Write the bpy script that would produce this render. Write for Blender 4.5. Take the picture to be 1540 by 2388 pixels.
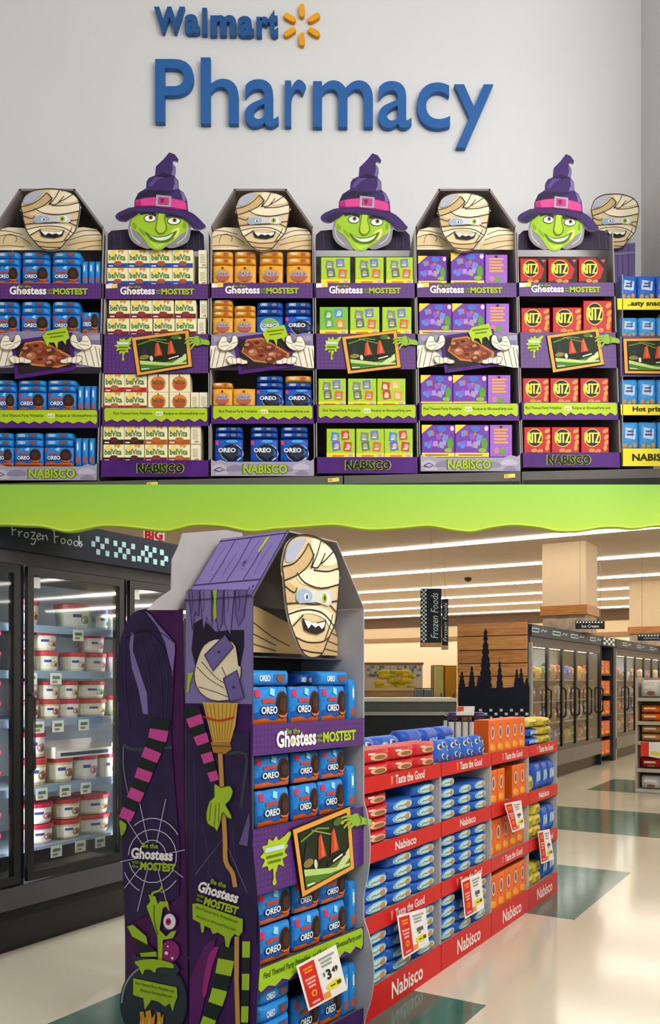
import bpy, math, random
from mathutils import Vector, Matrix
from mathutils.geometry import tessellate_polygon

random.seed(7)
for o in list(bpy.data.objects):
    bpy.data.objects.remove(o, do_unlink=True)
SC = bpy.context.scene
COL = SC.collection

# ------------------------------------------------------------------ camera
F, CX, HY, CH = 2040.0, 770.0, 1590.0, 1.6      # focal length and horizon for a 1540 x 2388 frame, eye height
cam = bpy.data.objects.new('camera', bpy.data.cameras.new('camera'))
COL.objects.link(cam)
cam.location = (0, 0, CH)
cam.rotation_euler = (math.pi / 2, 0, 0)
cam.data.sensor_fit = 'HORIZONTAL'
cam.data.sensor_width = 36
cam.data.lens = 36 * F / 1540
cam.data.shift_y = (HY - 1194) / 1540
cam.data.clip_start = 0.05
cam.data.clip_end = 200
SC.camera = cam

# ------------------------------------------------------------------ world, lights, exposure
w = bpy.data.worlds.new('store_air')
SC.world = w
w.use_nodes = True
w.node_tree.nodes['Background'].inputs[0].default_value = (1.0, 0.98, 0.95, 1)
w.node_tree.nodes['Background'].inputs[1].default_value = 0.46


def area_light(name, loc, target, size, size_y, power, color=(1, 0.98, 0.95)):
    l = bpy.data.lights.new(name, 'AREA')
    l.shape = 'RECTANGLE'
    l.size = size
    l.size_y = size_y
    l.energy = power
    l.color = color
    o = bpy.data.objects.new(name, l)
    COL.objects.link(o)
    o.location = loc
    o.rotation_euler = (Vector(target) - Vector(loc)).to_track_quat('-Z', 'Y').to_euler()
    return o


area_light('shop_ceiling_light', (1.6, 0.6, 6.6), (0.8, 5.2, 3.9), 5.0, 1.2, 80)
area_light('aisle_ceiling_light', (2.6, 1.2, 4.6), (1.2, 4.6, 0.4), 3.0, 2.0, 190)
area_light('freezer_aisle_light', (-0.4, 6.6, 3.9), (-0.6, 6.0, 0.0), 1.6, 1.2, 90)
SC.view_settings.view_transform = 'Standard'
SC.view_settings.look = 'None'
SC.view_settings.exposure = 0.0
SC.view_settings.gamma = 1.0
SC.view_settings.use_curve_mapping = False


# ------------------------------------------------------------------ materials
def lin(h):
    h = h.lstrip('#')
    c = [int(h[i:i + 2], 16) / 255 for i in (0, 2, 4)]
    return tuple(x / 12.92 if x <= 0.04045 else ((x + 0.055) / 1.055) ** 2.4 for x in c)


_M = {}


def C(h, rough=0.55, var=0.06, scale=9.0, metal=0.0, emit=0.0, bump=0.0, coat=0.0):
    key = (h, rough, var, scale, metal, emit, bump, coat)
    if key in _M:
        return _M[key]
    m = bpy.data.materials.new('paint_' + h.lstrip('#'))
    m.use_nodes = True
    nt = m.node_tree
    b = nt.nodes['Principled BSDF']
    c = lin(h)
    tc = nt.nodes.new('ShaderNodeTexCoord')
    nz = nt.nodes.new('ShaderNodeTexNoise')
    nz.inputs['Scale'].default_value = scale
    nz.inputs['Detail'].default_value = 3
    nt.links.new(tc.outputs['Object'], nz.inputs['Vector'])
    r = nt.nodes.new('ShaderNodeValToRGB')
    r.color_ramp.elements[0].position = 0.3
    r.color_ramp.elements[1].position = 0.7
    r.color_ramp.elements[0].color = tuple(x * (1 - var) for x in c) + (1,)
    r.color_ramp.elements[1].color = tuple(min(1, x * (1 + var)) for x in c) + (1,)
    nt.links.new(nz.outputs['Fac'], r.inputs['Fac'])
    nt.links.new(r.outputs['Color'], b.inputs['Base Color'])
    b.inputs['Roughness'].default_value = rough
    b.inputs['Metallic'].default_value = metal
    b.inputs['Specular IOR Level'].default_value = 0.5 if rough < 0.38 else 0.22
    if coat:
        b.inputs['Coat Weight'].default_value = coat
        b.inputs['Coat Roughness'].default_value = 0.08
    if emit:
        nt.links.new(r.outputs['Color'], b.inputs['Emission Color'])
        b.inputs['Emission Strength'].default_value = emit
    if bump:
        bp = nt.nodes.new('ShaderNodeBump')
        bp.inputs['Strength'].default_value = bump
        bp.inputs['Distance'].default_value = 0.01
        n2 = nt.nodes.new('ShaderNodeTexNoise')
        n2.inputs['Scale'].default_value = scale * 1.5
        nt.links.new(tc.outputs['Object'], n2.inputs['Vector'])
        nt.links.new(n2.outputs['Fac'], bp.inputs['Height'])
        nt.links.new(bp.outputs['Normal'], b.inputs['Normal'])
    _M[key] = m
    return m


def grid_mat(h1, h2, scale):
    """woven check print: two crossed wave patterns over a base colour"""
    key = ('grid', h1, h2, scale)
    if key in _M:
        return _M[key]
    m = bpy.data.materials.new('check_print')
    m.use_nodes = True
    nt = m.node_tree
    b = nt.nodes['Principled BSDF']
    tc = nt.nodes.new('ShaderNodeTexCoord')
    outs = []
    for d in ('X', 'Z'):
        wv = nt.nodes.new('ShaderNodeTexWave')
        wv.bands_direction = d
        wv.inputs['Scale'].default_value = scale
        nt.links.new(tc.outputs['Object'], wv.inputs['Vector'])
        outs.append(wv.outputs['Fac'])
    mx = nt.nodes.new('ShaderNodeMath')
    mx.operation = 'MULTIPLY'
    nt.links.new(outs[0], mx.inputs[0])
    nt.links.new(outs[1], mx.inputs[1])
    r = nt.nodes.new('ShaderNodeValToRGB')
    r.color_ramp.elements[0].color = lin(h1) + (1,)
    r.color_ramp.elements[1].color = lin(h2) + (1,)
    nt.links.new(mx.outputs[0], r.inputs['Fac'])
    nt.links.new(r.outputs['Color'], b.inputs['Base Color'])
    b.inputs['Roughness'].default_value = 0.5
    _M[key] = m
    return m


def wood_mat(h1, h2, scale=6.0, axis='X', rough=0.55):
    key = ('wood', h1, h2, scale, axis)
    if key in _M:
        return _M[key]
    m = bpy.data.materials.new('wood_grain')
    m.use_nodes = True
    nt = m.node_tree
    b = nt.nodes['Principled BSDF']
    tc = nt.nodes.new('ShaderNodeTexCoord')
    mp = nt.nodes.new('ShaderNodeMapping')
    s = {'X': (0.6, 6, 6), 'Y': (6, 0.6, 6), 'Z': (6, 6, 0.6)}[axis]
    mp.inputs['Scale'].default_value = tuple(v * scale / 6 for v in s)
    nz = nt.nodes.new('ShaderNodeTexNoise')
    nz.inputs['Scale'].default_value = 5
    nz.inputs['Detail'].default_value = 6
    nz.inputs['Distortion'].default_value = 1.2
    nt.links.new(tc.outputs['Object'], mp.inputs['Vector'])
    nt.links.new(mp.outputs['Vector'], nz.inputs['Vector'])
    r = nt.nodes.new('ShaderNodeValToRGB')
    r.color_ramp.elements[0].position = 0.32
    r.color_ramp.elements[1].position = 0.68
    r.color_ramp.elements[0].color = lin(h1) + (1,)
    r.color_ramp.elements[1].color = lin(h2) + (1,)
    nt.links.new(nz.outputs['Fac'], r.inputs['Fac'])
    nt.links.new(r.outputs['Color'], b.inputs['Base Color'])
    b.inputs['Roughness'].default_value = rough
    _M[key] = m
    return m


def glass_mat(tint='#e8f2f2', gloss=0.10):
    key = ('glass', tint, gloss)
    if key in _M:
        return _M[key]
    m = bpy.data.materials.new('door_glass')
    m.use_nodes = True
    nt = m.node_tree
    nt.nodes.remove(nt.nodes['Principled BSDF'])
    out = nt.nodes['Material Output']
    tr = nt.nodes.new('ShaderNodeBsdfTransparent')
    tr.inputs['Color'].default_value = lin(tint) + (1,)
    gl = nt.nodes.new('ShaderNodeBsdfGlossy')
    gl.inputs['Roughness'].default_value = 0.03
    fr = nt.nodes.new('ShaderNodeFresnel')
    fr.inputs['IOR'].default_value = 1.45
    mul = nt.nodes.new('ShaderNodeMath')
    mul.operation = 'MULTIPLY'
    mul.inputs[1].default_value = gloss * 10
    nt.links.new(fr.outputs['Fac'], mul.inputs[0])
    mx = nt.nodes.new('ShaderNodeMixShader')
    nt.links.new(mul.outputs[0], mx.inputs['Fac'])
    nt.links.new(tr.outputs[0], mx.inputs[1])
    nt.links.new(gl.outputs[0], mx.inputs[2])
    nt.links.new(mx.outputs[0], out.inputs['Surface'])
    _M[key] = m
    return m


# ------------------------------------------------------------------ geometry helpers
def tag(o, label=None, cat=None, group=None, kind=None):
    if label:
        o['label'] = label
    if cat:
        o['category'] = cat
    if group:
        o['group'] = group
    if kind:
        o['kind'] = kind
    return o


class Frame:
    """A vertical plane in the store: origin on the floor plan, direction a along it, b into it."""

    def __init__(s, ox, oy, ang):
        s.o = Vector((ox, oy, 0))
        s.ang = math.radians(ang)
        s.a = Vector((math.cos(s.ang), math.sin(s.ang), 0))
        s.b = Vector((-math.sin(s.ang), math.cos(s.ang), 0))

    def w(s, u, d, z):
        p = s.o + s.a * u + s.b * d
        return Vector((p.x, p.y, z))

    def su(s, px, d=0.0):
        k = (px - CX) / F
        ox, oy = s.o.x + s.b.x * d, s.o.y + s.b.y * d
        return (k * oy - ox) / (s.a.x - k * s.a.y)

    def uz(s, px, py, d=0.0):
        u = s.su(px, d)
        zc = s.o.y + u * s.a.y + d * s.b.y
        return u, CH + (HY - py) / F * zc

    def m(s, px, py, d=0.0):
        u, z = s.uz(px, py, d)
        return s.w(u, d, z)


def empty(name, fr, u, d, z, label=None, cat=None, group=None):
    o = bpy.data.objects.new(name, None)
    COL.objects.link(o)
    o.location = fr.w(u, d, z)
    o.rotation_euler = (0, 0, fr.ang)
    o.empty_display_size = 0.1
    return tag(o, label, cat, group)


def local_matrix(o):
    m = Matrix.LocRotScale(o.location, o.rotation_euler, o.scale)
    return local_matrix(o.parent) @ m if o.parent else m


class MB:
    def __init__(s):
        s.v, s.f, s.mi, s.mats = [], [], [], []

    def mat(s, m):
        if m not in s.mats:
            s.mats.append(m)
        return s.mats.index(m)

    def add(s, verts, faces, m):
        b = len(s.v)
        i = s.mat(m)
        s.v += [Vector(p) for p in verts]
        for f in faces:
            s.f.append([b + k for k in f])
            s.mi.append(i)

    def hexa(s, c, m):
        """8 corners: bottom ring then top ring"""
        s.add(c, [(0, 3, 2, 1), (4, 5, 6, 7), (0, 1, 5, 4), (1, 2, 6, 5), (2, 3, 7, 6), (3, 0, 4, 7)], m)

    def box(s, fr, u0, u1, d0, d1, z0, z1, m):
        s.hexa([fr.w(u0, d0, z0), fr.w(u1, d0, z0), fr.w(u1, d1, z0), fr.w(u0, d1, z0),
                fr.w(u0, d0, z1), fr.w(u1, d0, z1), fr.w(u1, d1, z1), fr.w(u0, d1, z1)], m)

    def plate(s, pts, off, m, side=None):
        """polygon of 3D points (planar) extruded by vector off"""
        n = len(pts)
        tri = tessellate_polygon([pts])
        back = [Vector(p) + off for p in pts]
        s.add(pts, tri, m)
        s.add(back, [t[::-1] for t in tri], side or m)
        s.add(list(pts) + back, [(i, (i + 1) % n, n + (i + 1) % n, n + i) for i in range(n)], side or m)

    def tube(s, pts, r, m, n=8):
        ring = []
        for i, p in enumerate(pts):
            a = Vector(pts[max(i - 1, 0)])
            b = Vector(pts[min(i + 1, len(pts) - 1)])
            t = (b - a).normalized()
            q = t.to_track_quat('Z', 'Y')
            rr = r[i] if isinstance(r, (list, tuple)) else r
            ring.append([Vector(p) + q @ Vector((rr * math.cos(6.28319 * k / n), rr * math.sin(6.28319 * k / n), 0)) for k in range(n)])
        vs = [p for rg in ring for p in rg]
        fs = [(i * n + k, i * n + (k + 1) % n, (i + 1) * n + (k + 1) % n, (i + 1) * n + k) for i in range(len(pts) - 1) for k in range(n)]
        fs += [tuple(range(n))[::-1], tuple(range((len(pts) - 1) * n, len(pts) * n))]
        s.add(vs, fs, m)

    def build(s, name, parent=None, smooth=False, label=None):
        me = bpy.data.meshes.new(name)
        v = s.v
        if parent is not None:
            inv = local_matrix(parent).inverted()
            v = [inv @ p for p in v]
        me.from_pydata([tuple(p) for p in v], [], s.f)
        for m in s.mats:
            me.materials.append(m)
        me.polygons.foreach_set('material_index', s.mi)
        if smooth:
            me.polygons.foreach_set('use_smooth', [True] * len(s.f))
        me.validate()
        me.update()
        o = bpy.data.objects.new(name, me)
        COL.objects.link(o)
        if parent is not None:
            o.parent = parent
        if label:
            o['label'] = label
        return o


def sm(pts, n=4):
    """closed Catmull-Rom curve through points"""
    out = []
    k = len(pts)
    for i in range(k):
        p0, p1, p2, p3 = pts[i - 1], pts[i], pts[(i + 1) % k], pts[(i + 2) % k]
        for j in range(n):
            t = j / n
            out.append(tuple(0.5 * (2 * p1[c] + (p2[c] - p0[c]) * t + (2 * p0[c] - 5 * p1[c] + 4 * p2[c] - p3[c]) * t * t
                                    + (3 * p1[c] - p0[c] - 3 * p2[c] + p3[c]) * t ** 3) for c in (0, 1)))
    return out


def smo(pts, n=4):
    """open Catmull-Rom curve"""
    p = [pts[0]] + list(pts) + [pts[-1]]
    out = []
    for i in range(1, len(p) - 2):
        for j in range(n):
            t = j / n
            out.append(tuple(0.5 * (2 * p[i][c] + (p[i + 1][c] - p[i - 1][c]) * t + (2 * p[i - 1][c] - 5 * p[i][c] + 4 * p[i + 1][c] - p[i + 2][c]) * t * t
                                    + (3 * p[i][c] - p[i - 1][c] - 3 * p[i + 1][c] + p[i + 2][c]) * t ** 3) for c in (0, 1)))
    out.append(tuple(pts[-1]))
    return out


def tr(pts, ox, oy, k):
    """points read from an enlarged crop back to the frame"""
    return [(ox + x / k, oy + y / k) for x, y in pts]


_T = {}


def text_unit(body, bold=0.0, shear=0.0, ext=0.0, res=2):
    key = (body, bold, shear, ext, res)
    if key in _T:
        return _T[key]
    cu = bpy.data.curves.new('lettering', 'FONT')
    cu.body = body
    cu.offset = bold
    cu.shear = shear
    cu.extrude = ext
    cu.resolution_u = res
    ob = bpy.data.objects.new('lettering', cu)
    COL.objects.link(ob)
    dg = bpy.context.evaluated_depsgraph_get()
    dg.update()
    me = bpy.data.meshes.new_from_object(ob.evaluated_get(dg))
    vs = [v.co.copy() for v in me.vertices]
    fs = [tuple(p.vertices) for p in me.polygons]
    x0, x1 = min(v.x for v in vs), max(v.x for v in vs)
    y0, y1 = min(v.y for v in vs), max(v.y for v in vs)
    vs = [((v.x - x0) / (x1 - x0) - 0.5, (v.y - y0) / (y1 - y0) - 0.5, v.z / ext if ext else 0) for v in vs]
    bpy.data.objects.remove(ob)
    bpy.data.curves.remove(cu)
    bpy.data.meshes.remove(me)
    _T[key] = (vs, fs)
    return _T[key]


class Art(MB):
    """flat print and cut-outs drawn in 2D and laid on a surface by mp(x, y, layer)"""

    def __init__(s, mp):
        super().__init__()
        s.mp = mp

    def fill(s, pts, m, l=0, smooth=0):
        if smooth:
            pts = sm(pts, smooth)
        tri = tessellate_polygon([[Vector((x, y, 0)) for x, y in pts]])
        s.add([s.mp(x, y, l) for x, y in pts], tri, m)
        return s

    def cut(s, pts, m, l=0, back=-5, side=None, smooth=0):
        """card cut-out from layer l back to layer `back`"""
        if smooth:
            pts = sm(pts, smooth)
        n = len(pts)
        tri = tessellate_polygon([[Vector((x, y, 0)) for x, y in pts]])
        fr = [s.mp(x, y, l) for x, y in pts]
        bk = [s.mp(x, y, back) for x, y in pts]
        s.add(fr, tri, m)
        s.add(bk, [t[::-1] for t in tri], side or m)
        s.add(fr + bk, [(i, (i + 1) % n, n + (i + 1) % n, n + i) for i in range(n)], side or m)
        return s

    def stroke(s, pts, wd, m, l=1, curve=0, closed=False):
        if curve:
            pts = sm(pts, curve) if closed else smo(pts, curve)
        if closed:
            pts = list(pts) + [pts[0]]
        n = len(pts)
        L, R = [], []
        for i in range(n):
            a, b = pts[max(i - 1, 0)], pts[min(i + 1, n - 1)]
            dx, dy = b[0] - a[0], b[1] - a[1]
            q = math.hypot(dx, dy) or 1
            w2 = (wd[0] + (wd[1] - wd[0]) * i / max(n - 1, 1) if isinstance(wd, tuple) else wd) / 2
            L.append((pts[i][0] - dy / q * w2, pts[i][1] + dx / q * w2))
            R.append((pts[i][0] + dy / q * w2, pts[i][1] - dx / q * w2))
        vs = [s.mp(x, y, l) for x, y in L + R]
        s.add(vs, [(i, i + 1, n + i + 1, n + i) for i in range(n - 1)], m)
        return s

    def ell(s, cx, cy, rx, ry, m, l=1, rot=0, n=18):
        c, q = math.cos(rot), math.sin(rot)
        pts = []
        for i in range(n):
            t = 2 * math.pi * i / n
            x, y = rx * math.cos(t), ry * math.sin(t)
            pts.append((cx + x * c - y * q, cy + x * q + y * c))
        vs = [s.mp(cx, cy, l)] + [s.mp(x, y, l) for x, y in pts]
        s.add(vs, [(0, 1 + i, 1 + (i + 1) % n) for i in range(n)], m)
        return s

    def rect(s, x0, y0, x1, y1, m, l=1, nx=1, ny=1):
        vs = [s.mp(x0 + (x1 - x0) * i / nx, y0 + (y1 - y0) * j / ny, l) for j in range(ny + 1) for i in range(nx + 1)]
        s.add(vs, [(j * (nx + 1) + i, j * (nx + 1) + i + 1, (j + 1) * (nx + 1) + i + 1, (j + 1) * (nx + 1) + i) for j in range(ny) for i in range(nx)], m)
        return s

    def text(s, body, cx, cy, wd, ht, m, l=2, rot=0.0, bold=0.0, shear=0.0, up=-1, res=2):
        """up=-1 where y runs down (frame pixels), +1 where it runs up"""
        vs, fs = text_unit(body, bold, shear, 0.0, res)
        c, q = math.cos(rot), math.sin(rot)
        out = []
        for x, y, z in vs:
            x, y = x * wd, y * ht * up
            out.append(s.mp(cx + x * c - y * q, cy + x * q + y * c, l))
        s.add(out, fs, m)
        return s

    def outlined(s, body, cx, cy, wd, ht, m, mo, l=2, bold=0.0, edge=0.03, **k):
        grow = edge * 2.0
        s.text(body, cx, cy, wd * (1 + grow * 0.5), ht * (1 + grow), mo, l, bold=bold + edge, **k)
        return s.text(body, cx, cy, wd, ht, m, l + 1, bold=bold, **k)


STEP = 0.0012


def on(fr, d=0.0):
    """layer map: frame pixels on the plane of fr at depth d; layers rise towards the viewer"""
    return lambda x, y, l: fr.m(x, y, d) - fr.b * (l * STEP)


def ons(fr, d=0.0):
    """layer map in metres: (u, z) on the plane of fr"""
    return lambda u, z, l: fr.w(u, d - l * STEP, z)


ORD = ['first', 'second', 'third', 'fourth', 'fifth', 'sixth', 'seventh', 'eighth', 'ninth', 'tenth', 'eleventh', 'twelfth']
# ------------------------------------------------------------------ packaged goods (unit-size originals, copied and scaled)
WHITE, BLACK, LIME = '#f4f4f0', '#16131a', '#b4d21e'


def ident(x, z, l):
    return Vector((x, -0.012 * l, z))


def bag_surf(x, z):
    t = max(0.0, (1 - abs(2 * x) ** 5)) * max(0.0, (1 - abs(2 * z - 1) ** 5))
    return 0.5 * (1 - t ** 0.45)


def onbag(x, z, l):
    return Vector((x, bag_surf(max(-.5, min(.5, x)), max(0, min(1, z))) - 0.02 * l - 0.01, z))


def box_body(name, m, side=None, bev=0.02):
    mb = MB()
    e = bev
    mb.hexa([(-.5, e, 0), (.5, e, 0), (.5, 1, 0), (-.5, 1, 0), (-.5, e, 1), (.5, e, 1), (.5, 1, 1), (-.5, 1, 1)], side or m)
    mb.add([(-.5 + e, 0, e), (.5 - e, 0, e), (.5 - e, 0, 1 - e), (-.5 + e, 0, 1 - e), (-.5, e, 0), (.5, e, 0), (.5, e, 1), (-.5, e, 1)],
           [(0, 1, 2, 3), (4, 5, 1, 0), (5, 6, 2, 1), (6, 7, 3, 2), (7, 4, 0, 3)], m)
    return mb.build(name)


def flat_surf(x, z):
    return 0.32 * bag_surf(x, z)


def onflat(x, z, l):
    return Vector((x, flat_surf(max(-.5, min(.5, x)), max(0, min(1, z))) - 0.006 * l - 0.004, z))


def block_bag(name, m, nx=10, nz=6):
    """filled pack with a gently bulged front and straight sides"""
    mb = MB()
    gx = [-.5 * math.cos(math.pi * i / nx) for i in range(nx + 1)]
    gz = [.5 - .5 * math.cos(math.pi * j / nz) for j in range(nz + 1)]
    n = (nx + 1) * (nz + 1)
    vs = [(x, flat_surf(x, z), z) for z in gz for x in gx] + [(x, 1 - flat_surf(x, z), z) for z in gz for x in gx]
    w_ = nx + 1
    fs = []
    for j in range(nz):
        for i in range(nx):
            q = (j * w_ + i, j * w_ + i + 1, (j + 1) * w_ + i + 1, (j + 1) * w_ + i)
            fs += [q, tuple(n + k for k in reversed(q))]
    rim = [i for i in range(w_)] + [j * w_ + nx for j in range(1, nz + 1)] + [nz * w_ + i for i in range(nx - 1, -1, -1)] + [j * w_ for j in range(nz - 1, 0, -1)]
    fs += [(rim[k], n + rim[k], n + rim[(k + 1) % len(rim)], rim[(k + 1) % len(rim)]) for k in range(len(rim))]
    mb.add(vs, fs, m)
    return mb.build(name, smooth=True)


def bag_body(name, m, seal=None, nx=12, nz=8, seal_side=False):
    mb = MB()
    gx = [-.5 * math.cos(math.pi * i / nx) for i in range(nx + 1)]
    gz = [.5 - .5 * math.cos(math.pi * j / nz) for j in range(nz + 1)]
    rnd = random.Random(len(name) + nx)
    idx = {}
    vs = []
    for side in (0, 1):
        for j, z in enumerate(gz):
            for i, x in enumerate(gx):
                edge = i in (0, nx) or j in (0, nz)
                if side == 1 and edge:
                    idx[(1, i, j)] = idx[(0, i, j)]
                    continue
                y = bag_surf(x, z)
                if not edge:
                    y += rnd.uniform(-.03, .03)
                if side == 1:
                    y = 1 - y
                zz = z + (rnd.uniform(-.02, 0) if j == nz else 0)
                idx[(side, i, j)] = len(vs)
                vs.append((x, y, zz))
    fs = []
    for side in (0, 1):
        for j in range(nz):
            for i in range(nx):
                q = [idx[(side, i, j)], idx[(side, i + 1, j)], idx[(side, i + 1, j + 1)], idx[(side, i, j + 1)]]
                fs.append(q if side == 0 else q[::-1])
    mb.add(vs, fs, m)
    return mb.build(name, smooth=True)


def part_of(root, name, fn, mp):
    a = Art(mp)
    fn(a)
    o = a.build(name)
    o.parent = root
    return o


PROTO = {}


def wave_band(a, z0, tops, m, l, n=14, rows=4):
    """wavy printed band that follows the bulge of a bag; tops: heights sampled left to right"""
    vs = []
    for j in range(rows + 1):
        for i in range(n + 1):
            x = -.475 + .95 * i / n
            f = i / n * (len(tops) - 1)
            k = min(int(f), len(tops) - 2)
            zt = tops[k] + (tops[k + 1] - tops[k]) * (.5 - .5 * math.cos(math.pi * (f - k)))
            vs.append(a.mp(x, z0 + (zt - z0) * j / rows, l))
    a.add(vs, [(j * (n + 1) + i, j * (n + 1) + i + 1, (j + 1) * (n + 1) + i + 1, (j + 1) * (n + 1) + i) for j in range(rows) for i in range(n)], m)


def proto(key, body, parts, mp):
    for n, fn in parts:
        part_of(body, n, fn, mp)
    PROTO[key] = body
    return body


def U(a, body, cx, cz, w_, h_, m, l=3, **k):
    return a.text(body, cx, cz, w_, h_, m, l, up=1, **k)


foil = dict(rough=0.40, var=0.10, scale=5.0, bump=0.25)
# blue cookie bag with orange foot
b = bag_body('cookie_bag', C('#2a86d6', **foil))
proto('oreo', b, [
    ('lower_print', lambda a: (wave_band(a, .06, (.34, .4, .3, .36, .3), C('#1f5aae'), .6),
                               wave_band(a, .025, (.17, .2, .13, .2, .14), C('#de6420'), 1.2))),
    ('cookie_picture', lambda a: (a.ell(.25, .52, .2, .36, C('#5a3322'), 2), a.ell(.25, .53, .17, .31, C('#2a1a16'), 3),
                                  a.ell(.25, .53, .1, .19, C('#46291d'), 4),
                                  a.fill([(.08, .3), (.2, .2), (.35, .2), (.42, .32), (.3, .26), (.18, .27)], C('#e06a28'), 4))),
    ('logo', lambda a: (U(a, 'OREO', -.14, .4, .47, .23, C('#14306e'), 4, bold=.07), U(a, 'OREO', -.14, .4, .44, .19, C(WHITE), 5, bold=.03))),
    ('corner_mark', lambda a: (a.fill([(-.46, .72), (-.36, .72), (-.36, .92), (-.46, .92)], C('#d8345a'), 2),
                               a.fill([(-.12, .8), (.02, .74), (.06, .92), (-.04, .96)], C('#8ed4f0'), 2),  # pale cyan patch is a highlight painted into the bag colour
                               a.rect(-.32, .58, .02, .68, C('#c8402c'), 2))),
], onbag)
# golden bag
b = bag_body('golden_cookie_bag', C('#eeaa34', **foil))
proto('golden', b, [
    ('oval_label', lambda a: (a.ell(0, .46, .38, .3, C('#c9965e'), 1), a.ell(0, .36, .32, .2, C('#b5604e'), 2))),
    ('logo', lambda a: (U(a, 'OREO', 0, .5, .6, .2, C('#f4ead8'), 3, bold=.09), U(a, 'OREO', 0, .5, .56, .17, C('#3a3f8a'), 4, bold=.02))),
    ('pumpkin_mark', lambda a: (a.ell(0, .8, .06, .06, C('#5a4420'), 2), a.fill([(-.44, .03), (.44, .03), (.4, .12), (0, .18), (-.4, .12)], C('#c76b3a'), 2))),
], onbag)
# dark blue bag with a big cookie
b = bag_body('dark_cookie_bag', C('#1d56b8', **foil))
proto('navy', b, [
    ('cookie_picture', lambda a: (a.ell(.12, .36, .4, .37, C(WHITE), 1), a.ell(.1, .38, .37, .35, C('#14182a'), 2), a.ell(.1, .38, .26, .24, C('#2c3038'), 3))),
    ('logo', lambda a: (U(a, 'OREO', -.05, .47, .66, .24, C('#123a86'), 4, bold=.07), U(a, 'OREO', -.05, .47, .62, .2, C(WHITE), 5, bold=.03))),
    ('corner_mark', lambda a: (a.fill([(-.46, .74), (-.36, .68), (-.34, .86), (-.46, .92)], C('#e0507a'), 2), a.ell(.12, .86, .22, .08, C('#4aa0e4'), 2))),
], onbag)
# bag with a pink cream picture
b = bag_body('pink_print_cookie_bag', C('#2060b4', **foil))
proto('pink', b, [
    ('cookie_picture', lambda a: (a.ell(0, .45, .36, .4, C('#b8d8ec'), 1), a.ell(0, .62, .3, .2, C('#7fae58'), 2), a.ell(.08, .2, .2, .14, C('#e85aa0'), 2))),
    ('logo', lambda a: (U(a, 'OREO', 0, .45, .6, .2, C('#183a86'), 3, bold=.07), U(a, 'OREO', 0, .45, .56, .17, C(WHITE), 4, bold=.03))),
], onbag)


def flat_bag(key, name, body, dark, mark):
    b = block_bag(name, C(body, **foil))
    proto(key, b, [
        ('end_print', lambda a: (a.fill([(.02, .2), (.34, .2), (.34, .75), (.02, .75)], C(dark), 1), a.ell(.18, .46, .1, .22, C(mark), 2))),
        ('small_logo', lambda a: U(a, 'OREO', -.22, .48, .26, .4, C(WHITE), 2, bold=.03)),
    ], onflat)


flat_bag('flat_oreo', 'flat_cookie_bag', '#3090dc', '#2a6cb0', '#9a4a30')
flat_bag('flat_golden', 'flat_golden_bag', '#eeb03c', '#d08c3a', '#a85a50')
flat_bag('flat_navy', 'flat_dark_bag', '#2158b4', '#2c3a60', '#7080a0')
# bag seen on its narrow edge
b = block_bag('edge_on_cookie_bag', C('#2a86d2', **foil), nx=6, nz=10)
proto('edge_oreo', b, [
    ('edge_print', lambda a: (a.rect(-.2, .5, .2, .85, C('#4aa8e8'), 1), a.rect(-.1, .56, .1, .78, C(WHITE), 2))),
    ('edge_band', lambda a: a.rect(-.3, .12, .3, .3, C('#b8543a'), 1)),
], onflat)


# breakfast biscuit cartons
def belvita(key, band, band2):
    b = box_body('biscuit_carton', C('#f3ebbd', 0.45))
    proto(key, b, [
        ('colour_band', lambda a: (a.rect(-.5, 0, .5, .25, C(band), .3), a.rect(-.44, .06, -.22, .13, C('#e8dfd0'), .6))),
        ('sun_print', lambda a: (a.ell(-.22, .8, .16, .18, C('#f6d76a'), .3), a.fill([(.0, 1), (.06, .8), (.16, .92), (.24, .76), (.34, .95), (.3, 1)], C('#dd9a3c'), .4))),
        ('biscuit_picture', lambda a: a.fill(sm([(-.16, .3), (-.08, .36), (.1, .36), (.2, .28), (.18, .14), (0, .1), (-.16, .16)], 3), C(band2), .8)),
        ('logo', lambda a: U(a, 'belVita', -.02, .57, .82, .34, C('#4a7a2c'), 1, bold=.025)),
    ], ident)


belvita('bel_blue', '#2c4c9c', '#a8563a')
belvita('bel_red', '#b8242c', '#b06a40')
belvita('bel_wine', '#7c2030', '#8a3a34')
belvita('bel_dark', '#3a1c1c', '#5a2a22')
belvita('bel_orange', '#b4562a', '#c06a2c')
b = box_body('pumpkin_biscuit_carton', C('#f1e6bc', 0.45))
proto('bel_pumpkin', b, [
    ('pumpkin_print', lambda a: (a.ell(0, .47, .37, .4, C('#d9823a'), .3), a.ell(0, .3, .3, .2, C('#b8562c'), .5), a.rect(-.03, .84, .03, .95, C('#5a6a30'), .5))),
    ('logo', lambda a: U(a, 'belVita', 0, .55, .56, .24, C('#5a4a24'), 1, bold=.025)),
], ident)
b = box_body('carton_side', C('#efe8cb', 0.5))
b.name = 'narrow_biscuit_carton'
proto('bel_side', b, [
    ('small_print', lambda a: ([a.rect(-.3, .25 + .09 * i, .3 - .12 * (i % 2), .29 + .09 * i, C('#b8a878'), .4) for i in range(6)], a.rect(-.1, .08, .3, .16, C('#c08a3a'), .4))),
], ident)


# snack multi-packs
def patches(a, cols, rnd, x0, x1, z0, z1, n):
    for i in range(n):
        x, z = rnd.uniform(x0, x1), rnd.uniform(z0, z1)
        q = rnd.uniform(.05, .1)
        t = rnd.uniform(-.4, .4)
        p = [(x + q * 1.2 * math.cos(t + k * 1.571 + .78), z + q * 1.5 * math.sin(t + k * 1.571 + .78)) for k in range(4)]
        a.fill(p, C(cols[i % len(cols)]), .4 + .1 * i)


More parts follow.
